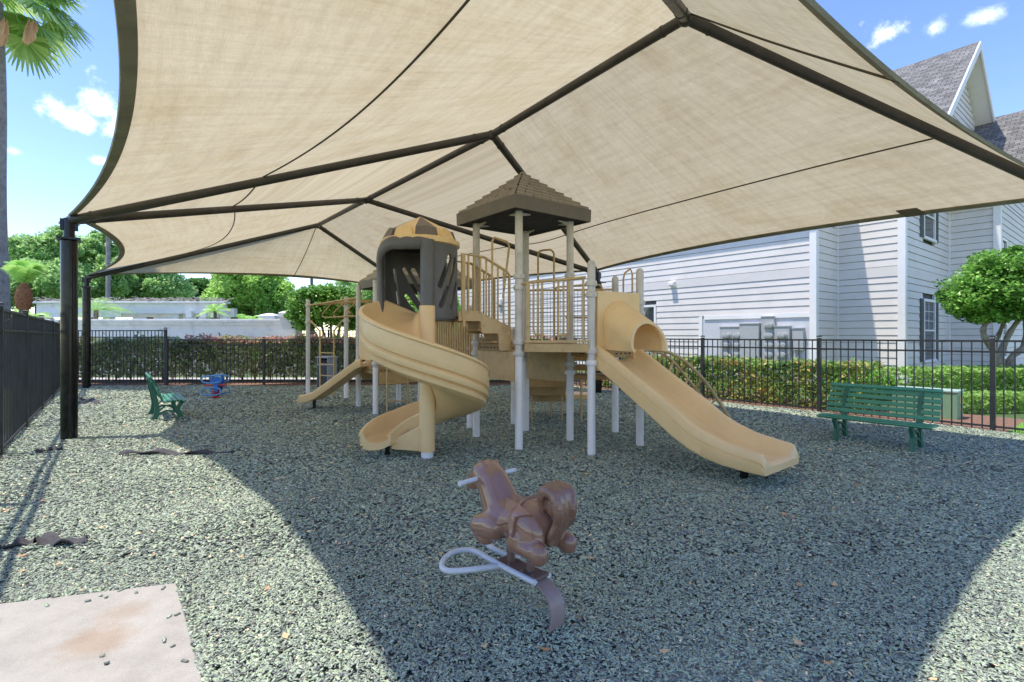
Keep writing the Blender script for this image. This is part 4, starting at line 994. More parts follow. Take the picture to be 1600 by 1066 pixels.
# ------------------------------------------------------------------ litter bin
def bin_():
    c = W(511, 525, 14.6); c.z = 0; root = empty('litter_bin', (c.x, c.y, 0), 'dark litter bin with pale blue-grey hood in front of the back fence', 'litter bin')
    d = v3(.93, -.36); n_ = v3(.36, .93)
    b = MB(); b.box(c+Z*.37, (.40, .40, .70), d); o = b.build('body', M['bin_light'], root, bevel=.02)
    b = MB(); b.box(c+Z*.36-n_*.202+d*.0, (.34, .012, .62), d); b.build('door', M['bin'], root, bevel=.008)
    b = MB()
    for s in (-1, 1): b.box(c+d*s*.18+Z*.80, (.035, .38, .16), d)
    b.box(c+n_*.18+Z*.80, (.32, .03, .16), d); b.build('hood_frame', M['bin_light'], root, bevel=.01)
    b = MB(); b.loft([[c+d*x*.22+n_*y*.22+Z*.872 for x, y in ((-1, -1), (1, -1), (1, 1), (-1, 1))], [c+d*x*.22+n_*y*.22+Z*.90 for x, y in ((-1, -1), (1, -1), (1, 1), (-1, 1))], [c+d*x*.15+n_*y*.15+Z*.93 for x, y in ((-1, -1), (1, -1), (1, 1), (-1, 1))]]); b.build('lid', M['bin_light'], root, bevel=.01)
    b = MB(); b.box(c+Z*.76-n_*.02, (.31, .30, .1), d); b.build('opening', M['hollow_shade'], root)  # solid dark block paints the shade within the bin mouth
bin_()
# ------------------------------------------------------------------ fences
def fence(name, label, pts, hs, mat, group=None, gap=.115, bay=2.48, first_post=True, post_w=.064, rail2=.17, rail_w=.026, pk=.0165):
    """pts: polyline of post positions (ends of bays given by bay length along each leg)"""
    root = empty(name, (pts[0].x, pts[0].y, 0), label, 'fence', group)
    for (p, q, h) in zip(pts[:-1], pts[1:], hs):
        L_ = (q-p).length; n_ = max(1, round(L_/bay)); d = (q-p)/n_
        for i in range(n_):
            A = p+d*i; B = p+d*(i+1); dn = d.normalized()
            b = MB()
            for z, hh in ((h, .032), (h-rail2, .030), (.09, .030)): b.bar(A+dn*.03+Z*z, B-dn*.03+Z*z, rail_w, hh)
            m = max(2, round((d.length-.06)/gap))
            for k in range(1, m):
                c = A+d*k/m; b.box((c.x, c.y, (h+.04)/2), (pk, pk, h-.04), dn)
            b.build('picket_panel', mat, root)
            posts = [A] if i or True else []
            for c in posts+([B] if (i == n_-1 and q == pts[-1]) else []):
                b = MB(); b.box((c.x, c.y, (h+.04)/2-.03), (post_w, post_w, h+.10), dn); b.loft([[c+Z*(h+.06)+dn*x*post_w*.58+v3(-dn.y, dn.x)*y*post_w*.58 for x, y in ((-1, -1), (1, -1), (1, 1), (-1, 1))], [c+Z*(h+.078)+dn*x*post_w*.58+v3(-dn.y, dn.x)*y*post_w*.58 for x, y in ((-1, -1), (1, -1), (1, 1), (-1, 1))], [c+Z*(h+.09)+dn*x*post_w*.3+v3(-dn.y, dn.x)*y*post_w*.3 for x, y in ((-1, -1), (1, -1), (1, 1), (-1, 1))]])
                b.build('post', mat, root)
    return root
fence('metal_fence', 'tall weathered black picket fence along the left side of the play area', [FL(-9.9), FL(12.3)], [1.83], M['fence_old'], bay=2.42, gap=.13, rail2=.26, rail_w=.040, pk=.0125)
kk = v3(-10.5, 15.52)
fence('metal_fence', 'tall black picket fence section between the corner and the low back fence', [K1+v3(.1, -.05), kk], [1.66], M['fence'], bay=3.5, rail2=.20)
fence('metal_fence', 'low black picket fence across the back of the play area in front of the hedge', [kk+v3(.04, .0), K2], [1.38], M['fence'], bay=2.6, gap=.12, rail2=.16)
fence('metal_fence', 'low black picket fence along the right side, behind the slide and the bench', [FR(7.45), FR(-9.92)], [1.42], M['fence'], gap=.122)
# ------------------------------------------------------------------ plants
def leaves(name, mat, P, size, parent=None, up=.3, curl=.25, label=None, cat=None, group=None, kind=None, aspect=.55):
    n = len(P); s = (size*RNG.uniform(.6, 1.35, n))
    nrm = RNG.normal(0, 1, (n, 3)); nrm[:, 2] = np.abs(nrm[:, 2])+up; nrm /= np.linalg.norm(nrm, axis=1)[:, None]
    t = RNG.normal(0, 1, (n, 3)); t -= nrm*(t*nrm).sum(1)[:, None]; t /= np.linalg.norm(t, axis=1)[:, None]
    w = np.cross(nrm, t); s = s[:, None]
    v = np.stack([P-t*s, P+w*s*aspect-nrm*s*curl*.3, P+t*s-nrm*s*curl, P-w*s*aspect-nrm*s*curl*.3], 1).reshape(-1, 3)
    if parent is not None: l = wloc(parent); v = v-np.array(l)
    o = np_mesh(name, mat, v, np.arange(n*4), 4, parent); tag(o, label, cat, group, kind); return o
def box_pts(o, a_, b_, h, n, wob=.06, z0=.0, surf=.75):
    """points through a clipped hedge block: o corner, a_ along, b_ depth, h height; most near the skin"""
    u = RNG.uniform(0, 1, n); v = RNG.uniform(0, 1, n); w = RNG.uniform(0, 1, n)**.8
    k = RNG.uniform(0, 1, n); sk = k < surf
    f = RNG.integers(0, 4, n); e = np.abs(RNG.normal(0, .07, n))
    w = np.where(sk & (f <= 1), 1-e, w); v = np.where(sk & (f == 2), e, v); v = np.where(sk & (f == 3) & (RNG.uniform(0, 1, n) < .5), 1-e, v); v = np.where(sk & (f == 3), np.where(v > .9, v, e), v)
    P = np.array(o)[None]+np.outer(u, np.array(a_))+np.outer(v, np.array(b_)); La = np.linalg.norm(a_)
    top = h*(1+wob*(np.sin(u*La*2.3)+np.sin(u*La*5.1+1)+.7*np.sin(u*La*11+v*9))/2)
    up_ = (RNG.uniform(0, 1, n) < .05) & (w > .85); top = np.where(up_, top*(1+np.abs(RNG.normal(0, .055, n))), top)
    P[:, 2] = z0+w*(top-z0); P[:, :2] += RNG.normal(0, .02, (n, 2)); return P
def hedge(name, label, o, a_, b_, h, n, size, mat, core=M['bark'], cat='hedge', z0=.0, wob=.06, group=None, surf=.75):
    root = empty(name, (o[0]+(a_[0]+b_[0])/2, o[1]+(a_[1]+b_[1])/2, 0), label, cat, group)
    leaves('foliage', mat, box_pts(o, a_, b_, h, n, wob, z0, surf), size, root)
    b = MB(); La = Vector(a_).length; b.tube([Vector(o)+Vector(a_)*.01+Vector(b_)*.5+Z*.01, Vector(o)+Vector(a_)*.99+Vector(b_)*.5+Z*.01], .02, 5)
    for i in range(int(La/.45)):
        p = Vector(o)+Vector(a_)*((i+.5)/int(La/.45))+Vector(b_)*random.uniform(.35, .65)
        for k in range(3): b.tube([p, p+v3(random.uniform(-.12, .12), random.uniform(-.12, .12), h*.45), p+v3(random.uniform(-.3, .3), random.uniform(-.25, .25), h*.85)], [.016, .012, .006], 5)
        b.bar(p+Z*.01, Vector(o)+Vector(a_)*((i+.5)/int(La/.45))+Vector(b_)*.5+Z*.01, .02)
    b.build('stems', core, root); return root
M['hedge_dark'] = leafmat('purple_green_leaf', [(.03, .04, .025), (.08, .13, .045), (.17, .14, .11), (.17, .27, .09), (.27, .24, .17), (.34, .45, .20)], .4, .5, 1.1)
M['hedge_pink'] = leafmat('pink_new_leaf', [(.22, .09, .10), (.34, .14, .15), (.15, .14, .07), (.40, .20, .19)], .3, .5, 1.5)
M['hedge_or'] = leafmat('orange_green_leaf', [(.02, .05, .01), (.045, .11, .022), (.085, .17, .035), (.16, .22, .05), (.27, .24, .07), (.32, .17, .07)], .25, .4, 1.6)
M['hedge_lime'] = leafmat('lime_leaf', [(.05, .10, .015), (.10, .18, .03), (.16, .26, .05), (.24, .34, .09)], .3, .45, 1.3)
M['tree_mid'] = leafmat('mid_green_leaf', [(.08, .15, .055), (.15, .245, .085), (.24, .35, .135), (.34, .46, .19)], .5, .5, .6)
M['tree_bright'] = leafmat('bright_green_leaf', [(.08, .15, .03), (.15, .255, .055), (.23, .355, .09), (.33, .45, .14)], .5, .5, .5)
M['tree_dark'] = leafmat('dark_green_leaf', [(.015, .045, .012), (.035, .09, .02), (.06, .14, .03), (.10, .20, .05)], .3, .45, .8)
M['ligustrum'] = leafmat('glossy_leaf', [(.015, .045, .01), (.04, .10, .018), (.085, .19, .03), (.15, .28, .05), (.24, .37, .09)], .3, .3, 1.4)
M['pampas'] = leafmat('blade', [(.08, .19, .03), (.16, .32, .05), (.24, .42, .08)], .4, .5, 2)
M['frond'] = leafmat('palm_frond', [(.07, .14, .03), (.15, .24, .06), (.25, .34, .11), (.36, .43, .18)], .35, .4, 1.5)
M['frond_lt'] = leafmat('light_frond', [(.12, .24, .05), (.22, .36, .09), (.34, .46, .16)], .35, .4, 1.5)
M['frond_dead'] = leafmat('dead_frond', [(.24, .12, .05), (.36, .20, .09), (.42, .27, .15)], .2, .7, 2)
hedge('hedge', 'long dark purple-green hedge behind the low back fence and in front of the white wall', (-15.5, 16.35, 0), (17.6, .2, 0), (0, 1.15, 0), 1.40, 36000, .07, M['hedge_dark'], z0=.18, surf=.6)
P_ = box_pts((-10.4, 16.3, 0), (12.2, .2, 0), (0, 1.15, 0), 1.44, 2600, .06, 1.28, .9)
tag(leaves('foliage', M['hedge_pink'], P_, .055, [o for o in S.objects if o.name == 'hedge'][0]), 'pink new growth along the top of the hedge')
hedge('hedge', 'clipped hedge with orange and yellow-green leaves behind the right fence', tuple(FR(-.55)+V*.55), tuple(U*7.3), tuple(V*1.25), .93, 17000, .05, M['hedge_or'], wob=.05)
hedge('hedge', 'tall bright lime clipped hedge behind the green utility box', tuple(v3(8.7, 11.2)), (8.5, 1.4, 0), (-.15, 1.3, 0), .74, 16000, .045, M['hedge_lime'], wob=.03)
hedge('hedge', 'low lime green hedge row in front of the tall lime hedge', tuple(v3(8.7, 9.9)), (6.5, .7, 0), (0, .75, 0), .34, 7000, .04, M['hedge_lime'], wob=.05)
# strappy plants by the house wall
def blades(root, c, n, h, spread, mat, name='foliage', w=.012):
    b = MB(); vs = []; fs = []; l = wloc(root)
    for i in range(n):
        a = random.uniform(0, 6.283); r0 = spread*random.random()**.5; p = c+v3(math.cos(a)*r0*.6, math.sin(a)*r0*.6); a2 = a+random.uniform(-.6, .6); hh = h*random.uniform(.6, 1.1); o_ = v3(math.cos(a2), math.sin(a2)); s_ = v3(-o_.y, o_.x)*w
        k = len(vs); pts = [(p, 1), (p+o_*spread*.15+Z*hh*.55, 1.1), (p+o_*spread*random.uniform(.3, .9)+Z*hh*random.uniform(.8, 1.), .15)]
        for q, ww in pts: vs += [q-s_*ww-l, q+s_*ww-l]
        fs += [(k, k+1, k+3, k+2), (k+2, k+3, k+5, k+4)]
    me = bpy.data.meshes.new(name); me.from_pydata([tuple(v) for v in vs], [], fs); me.materials.append(mat); o = bpy.data.objects.new(name, me); COL.objects.link(o); o.parent = root
    return o
for i, (px, Y, h, lb) in enumerate(((1322, 12.1, .95, 'tall leafy green plant beside the orange hedge end'), (1348, 12.5, .85, 'bushy green perennial left of the white corner trim'), (1376, 12.3, .75, 'low spreading green perennial beside the utility box'))):
    c = W(px, 525, Y); c.z = 0; r = empty('garden_plant', c, lb, 'plant', 'green perennials by the house wall')
    blades(r, c, 90, h, .42, M['pampas'], w=.016)
    P_ = np.array(c)[None]+RNG.normal(0, 1, (420, 3))*np.array([.2, .2, .0])+np.stack([np.zeros(420), np.zeros(420), RNG.uniform(.05, h*.85, 420)], 1); leaves('leaves', M['pampas'], P_, .04, r)
c = G(1545, 668); 
vs = []; fs = []
for i in range(5200):
    t = random.uniform(-9, -2.65); p = FR(t)+V*random.uniform(.06, 1.6); a = random.uniform(0, 6.28); o_ = v3(math.cos(a), math.sin(a)); s_ = v3(-o_.y, o_.x)*.006; hh = random.uniform(.05, .14); k = len(vs)
    vs += [p-s_, p+s_, p+o_*hh*.5+Z*hh]; fs.append((k, k+1, k+2))
me = bpy.data.meshes.new('grass'); me.from_pydata([tuple(v) for v in vs], [], fs); me.materials.append(M['pampas']); o = bpy.data.objects.new('grass', me); COL.objects.link(o); tag(o, 'bright green grass strip outside the right fence', 'grass', kind='stuff')
# trees
def clump_pts(blobs, n, clumps=26, sd=.30, flat=.8):
    out = []; tot = sum(b_[3]*b_[4] for b_ in blobs)
    for (x, y, z, rx, rz) in blobs:
        m = max(4, int(clumps*rx*rz/tot)); k = int(n*rx*rz/tot)
        d = RNG.normal(0, 1, (m, 3)); d /= np.linalg.norm(d, axis=1)[:, None]; rr = RNG.uniform(.35, 1, m)[:, None]**.5
        c = np.array([x, y, z])+d*rr*np.array([rx, rx, rz])
        i = RNG.integers(0, m, k); g = RNG.normal(0, 1, (k, 3)); g /= np.maximum(1, np.linalg.norm(g, axis=1)[:, None]/1.6)
        out.append(c[i]+g*np.array([sd*rx, sd*rx, sd*rx*flat]))
        ns = int(k*.45); d2 = RNG.normal(0, 1, (ns, 3)); d2 /= np.linalg.norm(d2, axis=1)[:, None]; out.append(np.array([x, y, z])+d2*(RNG.uniform(.1, 1, ns)[:, None]**.4)*np.array([rx, rx, rz])*RNG.uniform(.9, 1.12, (ns, 1)))
    return np.concatenate(out)
def tree(name, label, base, trunk_h, r0, blobs, n, size, mat, bark, clumps=40, sd=.28, limbs=None, lean=v3(0, 0), group=None, cat='tree', aspect=.55, flat=.8):
    root = empty(name, base, label, cat, group); b = MB(); base = Vector(base)
    top = base+lean+Z*trunk_h
    b.tube(smooth_path([base-Z*.1, base+lean*.3+Z*trunk_h*.4+v3(random.uniform(-.1, .1)*r0*5, 0), top], 5), [r0*(1.25-.75*i/10) for i in range(11)], 9)
    for (x, y, z, rx, rz) in blobs:
        e = Vector((x, y, z)); b.tube(smooth_path([top-Z*trunk_h*.15, top.lerp(e, .5)+Z*rz*.15, e], 4), [r0*(.6-.45*i/8) for i in range(9)], 7)
        for k in range(5):
            a = random.uniform(0, 6.28); q = e+v3(math.cos(a)*rx*.75, math.sin(a)*rx*.75, random.uniform(-.5, .6)*rz); b.tube([top.lerp(e, .6), e.lerp(q, .4)+Z*.1*rz, q], [r0*.3, r0*.2, r0*.08], 5)
    b.build('trunk', bark, root, smooth=True, auto=60)
    leaves('crown', mat, clump_pts(blobs, n, clumps, sd, flat), size, root, aspect=aspect); return root
def at(px, py, Y): return W(px, py, Y)
def bl(px, py, Y, rpx, rpz): p = W(px, py, Y); k = Y/F; return (p.x, p.y, p.z, rpx*k, rpz*k)
bt = 'trees behind the white wall'
tree('cypress_tree', 'tall feathery green tree standing right of the palm trunk', at(60, 525, 30)*1-Z*EYE, 4.5, .22, [bl(48, 400, 30, 34, 34), bl(92, 385, 31, 26, 30), bl(75, 440, 30, 52, 34), bl(30, 450, 29, 30, 34)], 26000, .11, M['tree_mid'], M['bark'], 190, .13, group=bt)
tree('cypress_tree', 'dark irregular green tree behind the gap between the two black posts', at(140, 525, 33)-Z*EYE, 5, .25, [bl(135, 395, 33, 28, 26), bl(165, 435, 33, 36, 34), bl(120, 445, 32, 30, 30), bl(160, 385, 34, 22, 22)], 20000, .11, M['tree_mid'], M['bark'], 170, .13, group=bt)
tree('cypress_tree', 'feathery green tree under the far left canopy edge', at(235, 525, 36)-Z*EYE, 6, .24, [bl(225, 415, 36, 42, 30), bl(255, 450, 36, 40, 24), bl(200, 450, 35, 28, 26), bl(240, 385, 36, 30, 24)], 20000, .11, M['tree_mid'], M['bark'], 170, .13, group=bt)
tree('small_tree', 'small sparse dark tree far off beside the grey distant roof', at(308, 525, 52)-Z*EYE, 4, .16, [bl(308, 445, 52, 20, 10), bl(300, 460, 52, 26, 12)], 2200, .20, M['tree_dark'], M['bark'], 24, .25, group=bt)
tree('broad_tree', 'dense bright green tree in the middle of the trees behind the wall', at(392, 525, 27)-Z*EYE, 3.2, .25, [bl(392, 440, 27, 52, 42), bl(360, 470, 27, 36, 34), bl(430, 470, 27, 38, 32), bl(395, 400, 28, 34, 26)], 28000, .10, M['tree_bright'], M['bark'], 170, .17, group=bt)
tree('broad_tree', 'dark narrow tree just left of the dense bright tree', at(345, 525, 29)-Z*EYE, 4.2, .18, [bl(346, 440, 29, 14, 26), bl(352, 470, 29, 18, 22)], 4500, .13, M['tree_dark'], M['bark'], 30, .25, group=bt)
tree('broad_tree', 'green tree whose top shows between canopy and play tower roof', at(575, 525, 34)-Z*EYE, 5, .25, [bl(560, 430, 34, 34, 22), bl(610, 440, 34, 44, 40), bl(590, 470, 33, 50, 40)], 16000, .11, M['tree_mid'], M['bark'], 130, .16, group=bt)
tree('broad_tree', 'green tree behind the turret and its stairs, near the corner of the house', at(665, 525, 26)-Z*EYE, 3, .2, [bl(660, 480, 26, 50, 34), bl(700, 500, 26, 34, 28), bl(640, 440, 27, 40, 30)], 16000, .10, M['tree_bright'], M['bark'], 130, .16, group=bt)
# rounded multi-trunk trees
def multi(name, label, base, trunks, crown_blobs, n, size, mat, bark, r0, clumps=90, sd=.22, flat=.6):
    root = empty(name, base, label, 'tree'); b = MB()
    for tr in trunks:
        sp = smooth_path([Vector(p) for p in tr], 5); m = len(sp); b.tube(sp, [r0*(1.1-.75*i/m)*(1+.12*math.sin(i*1.9)) for i in range(m)], 9)
    b.build('trunk', bark, root, smooth=True, auto=60); leaves('crown', mat, clump_pts(crown_blobs, n, clumps, sd, flat), size, root, up=.8); return root
Y = 19.5; g0 = at(520, 525, Y); g0.z = 0
multi('ligustrum_tree', 'rounded dense clipped tree with several thin trunks beside the white wall pillar', g0,
      [[at(520+dx*.2, 525+62, Y+.1*i), at(518+dx*.5, 545, Y+.1*i), at(515+dx, 510, Y+.1*i), at(515+dx*1.5, 475, Y)] for i, dx in enumerate((-28, -12, 2, 16, 30))],
      [bl(512, 478, Y, 52, 25), bl(475, 495, Y, 24, 22), bl(545, 490, Y, 32, 24), bl(512, 465, Y, 45, 14)], 17000, .075, M['ligustrum'], M['lightbark'], .075)
Y = 12.6; g0 = at(1565, 525, Y); g0.z = 0
multi('ligustrum_tree', 'mushroom-shaped clipped tree with pale twisted trunks at the right edge', g0,
      [[at(1560, 600, Y), at(1556, 555, Y), at(1540, 530, Y-.1), at(1537, 512, Y-.1), at(1552, 490, Y), at(1545, 470, Y)], [at(1566, 600, Y), at(1562, 560, Y), at(1575, 525, Y), at(1595, 495, Y), at(1612, 470, Y)], [at(1572, 600, Y+.1), at(1580, 560, Y+.1), at(1600, 540, Y+.1), at(1602, 500, Y+.2), at(1590, 465, Y+.2)], [at(1560, 600, Y+.1), at(1563, 575, Y), at(1553, 545, Y+.2), at(1562, 520, Y+.3), at(1575, 490, Y+.3)]],
      [bl(1575, 450, Y, 78, 40), bl(1520, 468, Y, 42, 26), bl(1580, 415, Y, 58, 26), bl(1640, 450, Y, 60, 40), bl(1560, 485, Y, 50, 18), bl(1496, 478, Y, 18, 14), bl(1530, 430, Y, 30, 18), bl(1600, 398, Y, 30, 12)], 25000, .052, M['ligustrum'], M['lightbark'], .085, 190, .17, .6)
# tall fan palm at the left edge
def fan(b, c, d, up, rad, nl=26, spread=1.9, droop=.4):
    """one fan leaf: segments radiating from c in the plane spanned by d and its side vector"""
    d = d.normalized(); s = d.cross(up).normalized(); nn = s.cross(d).normalized()
    for i in range(nl):
        a = (i/(nl-1)-.5)*2*spread; e = d*math.cos(a)+s*math.sin(a); w = rad*.055; L_ = rad*(1-.18*abs(i/(nl-1)-.5)*2)*random.uniform(.9, 1.05); q = e.cross(nn)*w
        m = c+e*L_*.6-Z*droop*.12*L_+nn*.03*(i % 2); t_ = c+e*L_-Z*droop*L_*random.uniform(.35, .8)
        b.add([c, m+q, m-q, t_+q*.25, t_-q*.25], [(0, 1, 2), (1, 3, 4, 2)])
def fan_palm():
    Yp = 15.0; base = at(-9, 525, Yp); base.z = 0; root = empty('fan_palm', base, 'tall fan palm trunk and fronds at the left edge, behind the black fence', 'palm tree'); HT = 11.6
    b = MB(); zs = np.linspace(-.1, HT-.3, 50); b.tube([base+v3(.03*math.sin(z*.9), 0, z) for z in zs], [(.37-.014*z+.012*math.sin(z*27)) for z in zs], 18)
    b.build('trunk', M['palmbark'], root, smooth=True); hd = base+Z*HT+v3(.3, 0)
    gb = MB(); db = MB(); st = MB(); random.seed(21)
    for i in range(36):
        a = i*2.399; el = random.uniform(-.6, 1.1); d = v3(math.cos(a)*math.cos(el), math.sin(a)*math.cos(el), math.sin(el)); c = hd+d*random.uniform(1.0, 1.35)-Z*.15; st.tube([hd, hd+d*.6+Z*.05, c], .018, 5)
        fan(gb, c, (d-Z*.3), Z, random.uniform(.95, 1.25), droop=.45)
    for (px, py, r_) in ((7, 40, .95), (12, 44, .8), (2, 46, 1.0), (45, 42, .8), (50, 46, .7), (54, 44, .6), (-18, 44, 1.1)):
        c = at(px, py-14, Yp-.7); fan(db, c, v3((px-28)*.006, -.15, -1), v3(0, 1, 0), r_*random.uniform(.8, 1.1), 11, random.uniform(.14, .24), .05)
    st.build('leaf_stalk', M['frond_lt'], root); gb.build('crown', M['frond'], root, fixn=False); db.build('dead_fronds', M['frond_dead'], root, fixn=False)
fan_palm()
def feather(b, c, d, L_, nl=22, w=.018, droop=.5):
    d = d.normalized(); s = d.cross(Z).normalized(); pts = []
    for i in range(nl+1):
        t = i/nl; pts.append(c+d*L_*t-Z*droop*L_*t*t)
    for i in range(2, nl):
        t = i/nl; ll = L_*.28*math.sin(math.pi*min(1, t*.9+.12)); tn = (pts[i+1]-pts[i]).normalized()
        for sg in (-1, 1):
            e = (s*sg+tn*.7-Z*.25).normalized(); q = tn*w; p = pts[i]; b.add([p-q*.5, p+q*.5, p+e*ll*.6+q*.5, p+e*ll*.6-q*.5, p+e*ll-Z*ll*.2], [(0, 1, 2, 3), (3, 2, 4)])
    b.tube(pts[::3]+[pts[-1]], .008, 4)
def small_palm(label, base, h, tr, nf, fl, mat, boot=None, el0=.1, el1=1.2):
    root = empty('date_palm', base, label, 'palm tree'); base = Vector(base); b = MB()
    b.tube([base-Z*.1, base+Z*h*.5, base+Z*h], [tr, tr*.9, tr*.85], 10); b.build('trunk', M['bark'] if boot is None else boot, root, smooth=True)
    b = MB()
    for i in range(nf):
        a = i*2.399; el = random.uniform(el0, el1); feather(b, base+Z*h, v3(math.cos(a)*math.cos(el), math.sin(a)*math.cos(el), math.sin(el)), fl*random.uniform(.8, 1.1))
    b.build('crown', mat, root, fixn=False); return root
M['boot'] = pbr('orange_palm_boots', (.33, .15, .075), .9, .4, 30, .9, 25)
g0 = at(37, 525, 11.2); g0.z = 0
rp = small_palm('young palm with scaly orange-brown trunk top behind the left fence', g0, 2.60, .09, 20, 1.0, M['frond_lt'], None, .95, 1.5)
b = MB(); c = at(37, 484, 11.2); prof = [(.09, 0), (.13, .10), (.145, .24), (.135, .38), (.09, .50), (.05, .58)]
b.lathe(c, prof, 16)
for i in range(70):
    a = i*2.399; z = .01+.54*i/70; r_ = interp(z, [p[1] for p in prof], [p[0] for p in prof]); p = c+v3(math.cos(a)*r_, math.sin(a)*r_, z); o_ = v3(math.cos(a), math.sin(a)); s_ = v3(-o_.y, o_.x)*.035; b.add([p-s_-Z*.03, p+s_-Z*.03, p+o_*.035+Z*.05], [(0, 1, 2)])
b.build('leaf_boots', M['boot'], rp)
g0 = at(46, 525, 12.6); g0.z = 0; small_palm('short young palm just behind the scaly orange palm', g0, 1.95, .14, 10, .6, M['frond_lt'], M['boot'], .2, 1.2)
g0 = at(150, 525, 22); g0.z = 0; small_palm('pale drooping palm fronds between the two black posts', g0, 2.6, .1, 18, 1.5, M['frond_lt'], None, .0, 1.1)
g0 = at(336, 525, 20.6); g0.z = 0; small_palm('small feathery palm above the white wall cap', g0, 2.5, .07, 16, .75, M['frond_lt'], None, .1, 1.2)
g0 = at(385, 525, 21.5); g0.z = 0; small_palm('yellow-green palm behind the right half of the white wall', g0, 1.9, .09, 26, 1.05, M['frond_lt'], None, .2, 1.3)
# ------------------------------------------------------------------ white wall, pillars, arbour, poles, far house
def wall():
    root = empty('garden_wall', (-13, 20, 0), 'long low white stucco wall with moulded cap behind the back hedge', 'wall')
    b = MB(); b.box((-14.4, 20.1, .95), (11.0, .22, 1.95)); b.build('wall_body', M['stucco'], root)
    b = MB(); b.box((-14.4, 20.1, 1.985), (11.05, .34, .12)); b.box((-14.4, 20.1, 2.10), (11.05, .42, .11)); b.build('wall_cap', M['stucco'], root, bevel=.015)
    for px, Y, w, h, lb in ((455, 20.0, .62, 2.28, 'square white stucco pillar ending the long white wall'), (422, 23.2, .66, 2.30, 'white stucco pillar just behind the wall end pillar')):
        c = at(px, 525, Y); c.z = 0; r = empty('pillar', c, lb, 'pillar', 'white wall pillars')
        b = MB(); b.box(c+Z*(h/2-.1), (w, w, h)); b.build('shaft', M['stucco'], r)
        b = MB(); hw = w/2
        b.loft([[c+v3(x*k*hw, y*k*hw, z) for x, y in ((-1, -1), (1, -1), (1, 1), (-1, 1))] for k, z in ((1.04, h-.1), (1.12, h-.06), (1.12, h+.10), (1.05, h+.13), (.3, h+.22))]); b.build('pillar_cap', M['stucco'], r)
wall()
def arbour():
    c = at(210, 525, 24); c.z = 0; root = empty('pergola', c, 'white pergola beam on short posts behind the white wall, with dry vine on top', 'pergola')
    x0, x1 = at(62, 525, 24).x, at(352, 525, 24).x
    b = MB(); b.box(((x0+x1)/2, 24, 2.78), (x1-x0, .35, .5)); b.box(((x0+x1)/2, 24, 3.06), (x1-x0+.2, .55, .10)); b.build('beam', M['stucco'], root, bevel=.01)
    b = MB(); b.box(((x0+x1)/2, 24.9, 2.62), (x1-x0, .3, .42)); b.box((at(130, 525, 24).x, 23.83, 2.5), (3.9, .1, .28)); b.build('rear_beam', M['stucco'], root)
    for px in (70, 168, 275, 350):
        p = at(px, 525, 24); b = MB(); b.box((p.x, 24.1, 1.3), (.34, .34, 2.6)); b.build('post', M['stucco'], root)
    for px in (300, 322, 338):
        p = at(px, 525, 23.9); b = MB(); b.box((p.x, 23.8, 2.50), (.26, .3, .3)); b.build('bracket', M['stucco'], root)
    b = MB(); random.seed(5)
    for i in range(240):
        p = v3(random.uniform(x0, x1), 24+random.uniform(-.3, .3), 3.12); q = p+v3(random.uniform(-.5, .5), random.uniform(-.15, .15), random.uniform(.0, .20)); b.tube([p, (p+q)/2+Z*.06, q], .011, 4)
    b.build('dry_vine', pbr('dry_vine', (.34, .31, .28), .95, .3, 9), root)
arbour()
def pole(px, Y, h, r, label, mat=M['metergrey'], name='lamp_post', cat='pole'):
    c = at(px, 525, Y); c.z = 0; root = empty(name, c, label, cat); b = MB(); b.lathe(c, [(r*1.5, -.1), (r*1.5, .2), (r, .25), (r*.8, h)], 10); b.build('shaft', mat, root, smooth=True, auto=40)
    b = MB(); b.box(c+Z*(h+.06)+v3(.25, 0), (.75, .28, .12)); b.build('lamp_head', M['roof_fascia'], root, bevel=.02)
pole(487, 31, 8.2, .10, 'thin grey light pole rising behind the rounded tree', M['roof_fascia'])
pole(169, 27, 7.4, .12, 'pale light pole behind the white pergola beam', M['palmbark'])
def far_house():
    c = at(288, 525, 70); c.z = 0; root = empty('distant_house', c, 'distant house with steep grey roof between the background trees', 'house')
    b = MB(); b.box(c+Z*3.2, (9, 7, 6.4)); b.build('wall', M['siding'], root)
    b = MB(); b.loft([[c+v3(x*5.2, y*4.2, 6.0) for x, y in ((-1, -1), (1, -1), (1, 1), (-1, 1))], [c+v3(x*.9, y*.9, 9.0) for x, y in ((-1, -1), (1, -1), (1, 1), (-1, 1))]]); b.build('roof', pbr('far_shingle', (.16, .16, .17), .9), root)
far_house()
# parked car glimpsed beyond the hedge tree is too hidden to read; only the far iron railing shows
A = at(462, 525, 22.5); B = at(565, 525, 22.3); A.z = B.z = 0
fence('metal_fence', 'far black picket fence beyond the rounded clipped tree', [A, B], [1.75], M['fence'], bay=1.6, gap=.13)
# green utility box
def ubox():
    A = v3(8.02, 9.22); root = empty('utility_box', A, 'pale green utility box on the mulch behind the right fence', 'utility box'); Lu, Lv, h = .98, .42, .47
    def P(u, v, z): return A+U*u+V*v+Z*z
    b = MB(); b.loft([[P(u, v, z) for u, v in ((0, 0), (Lu, 0), (Lu, Lv), (0, Lv))] for z in (-.04, h)]); b.build('cabinet', M['box_green'], root, bevel=.008)
    b = MB(); e = .015; b.loft([[P(u, v, z) for u, v in ((-e, -e), (Lu+e, -e), (Lu+e, Lv+e), (-e, Lv+e))] for z in (h, h+.035)]); b.build('lid', M['box_top'], root, bevel=.008)
    b = MB(); b.box(P(-.004, .20, .33), (.13, .006, .15), V); b.box(P(-.004, .20, .16), (.05, .006, .06), V); b.build('warning_sticker', M['label_y'], root)
ubox()
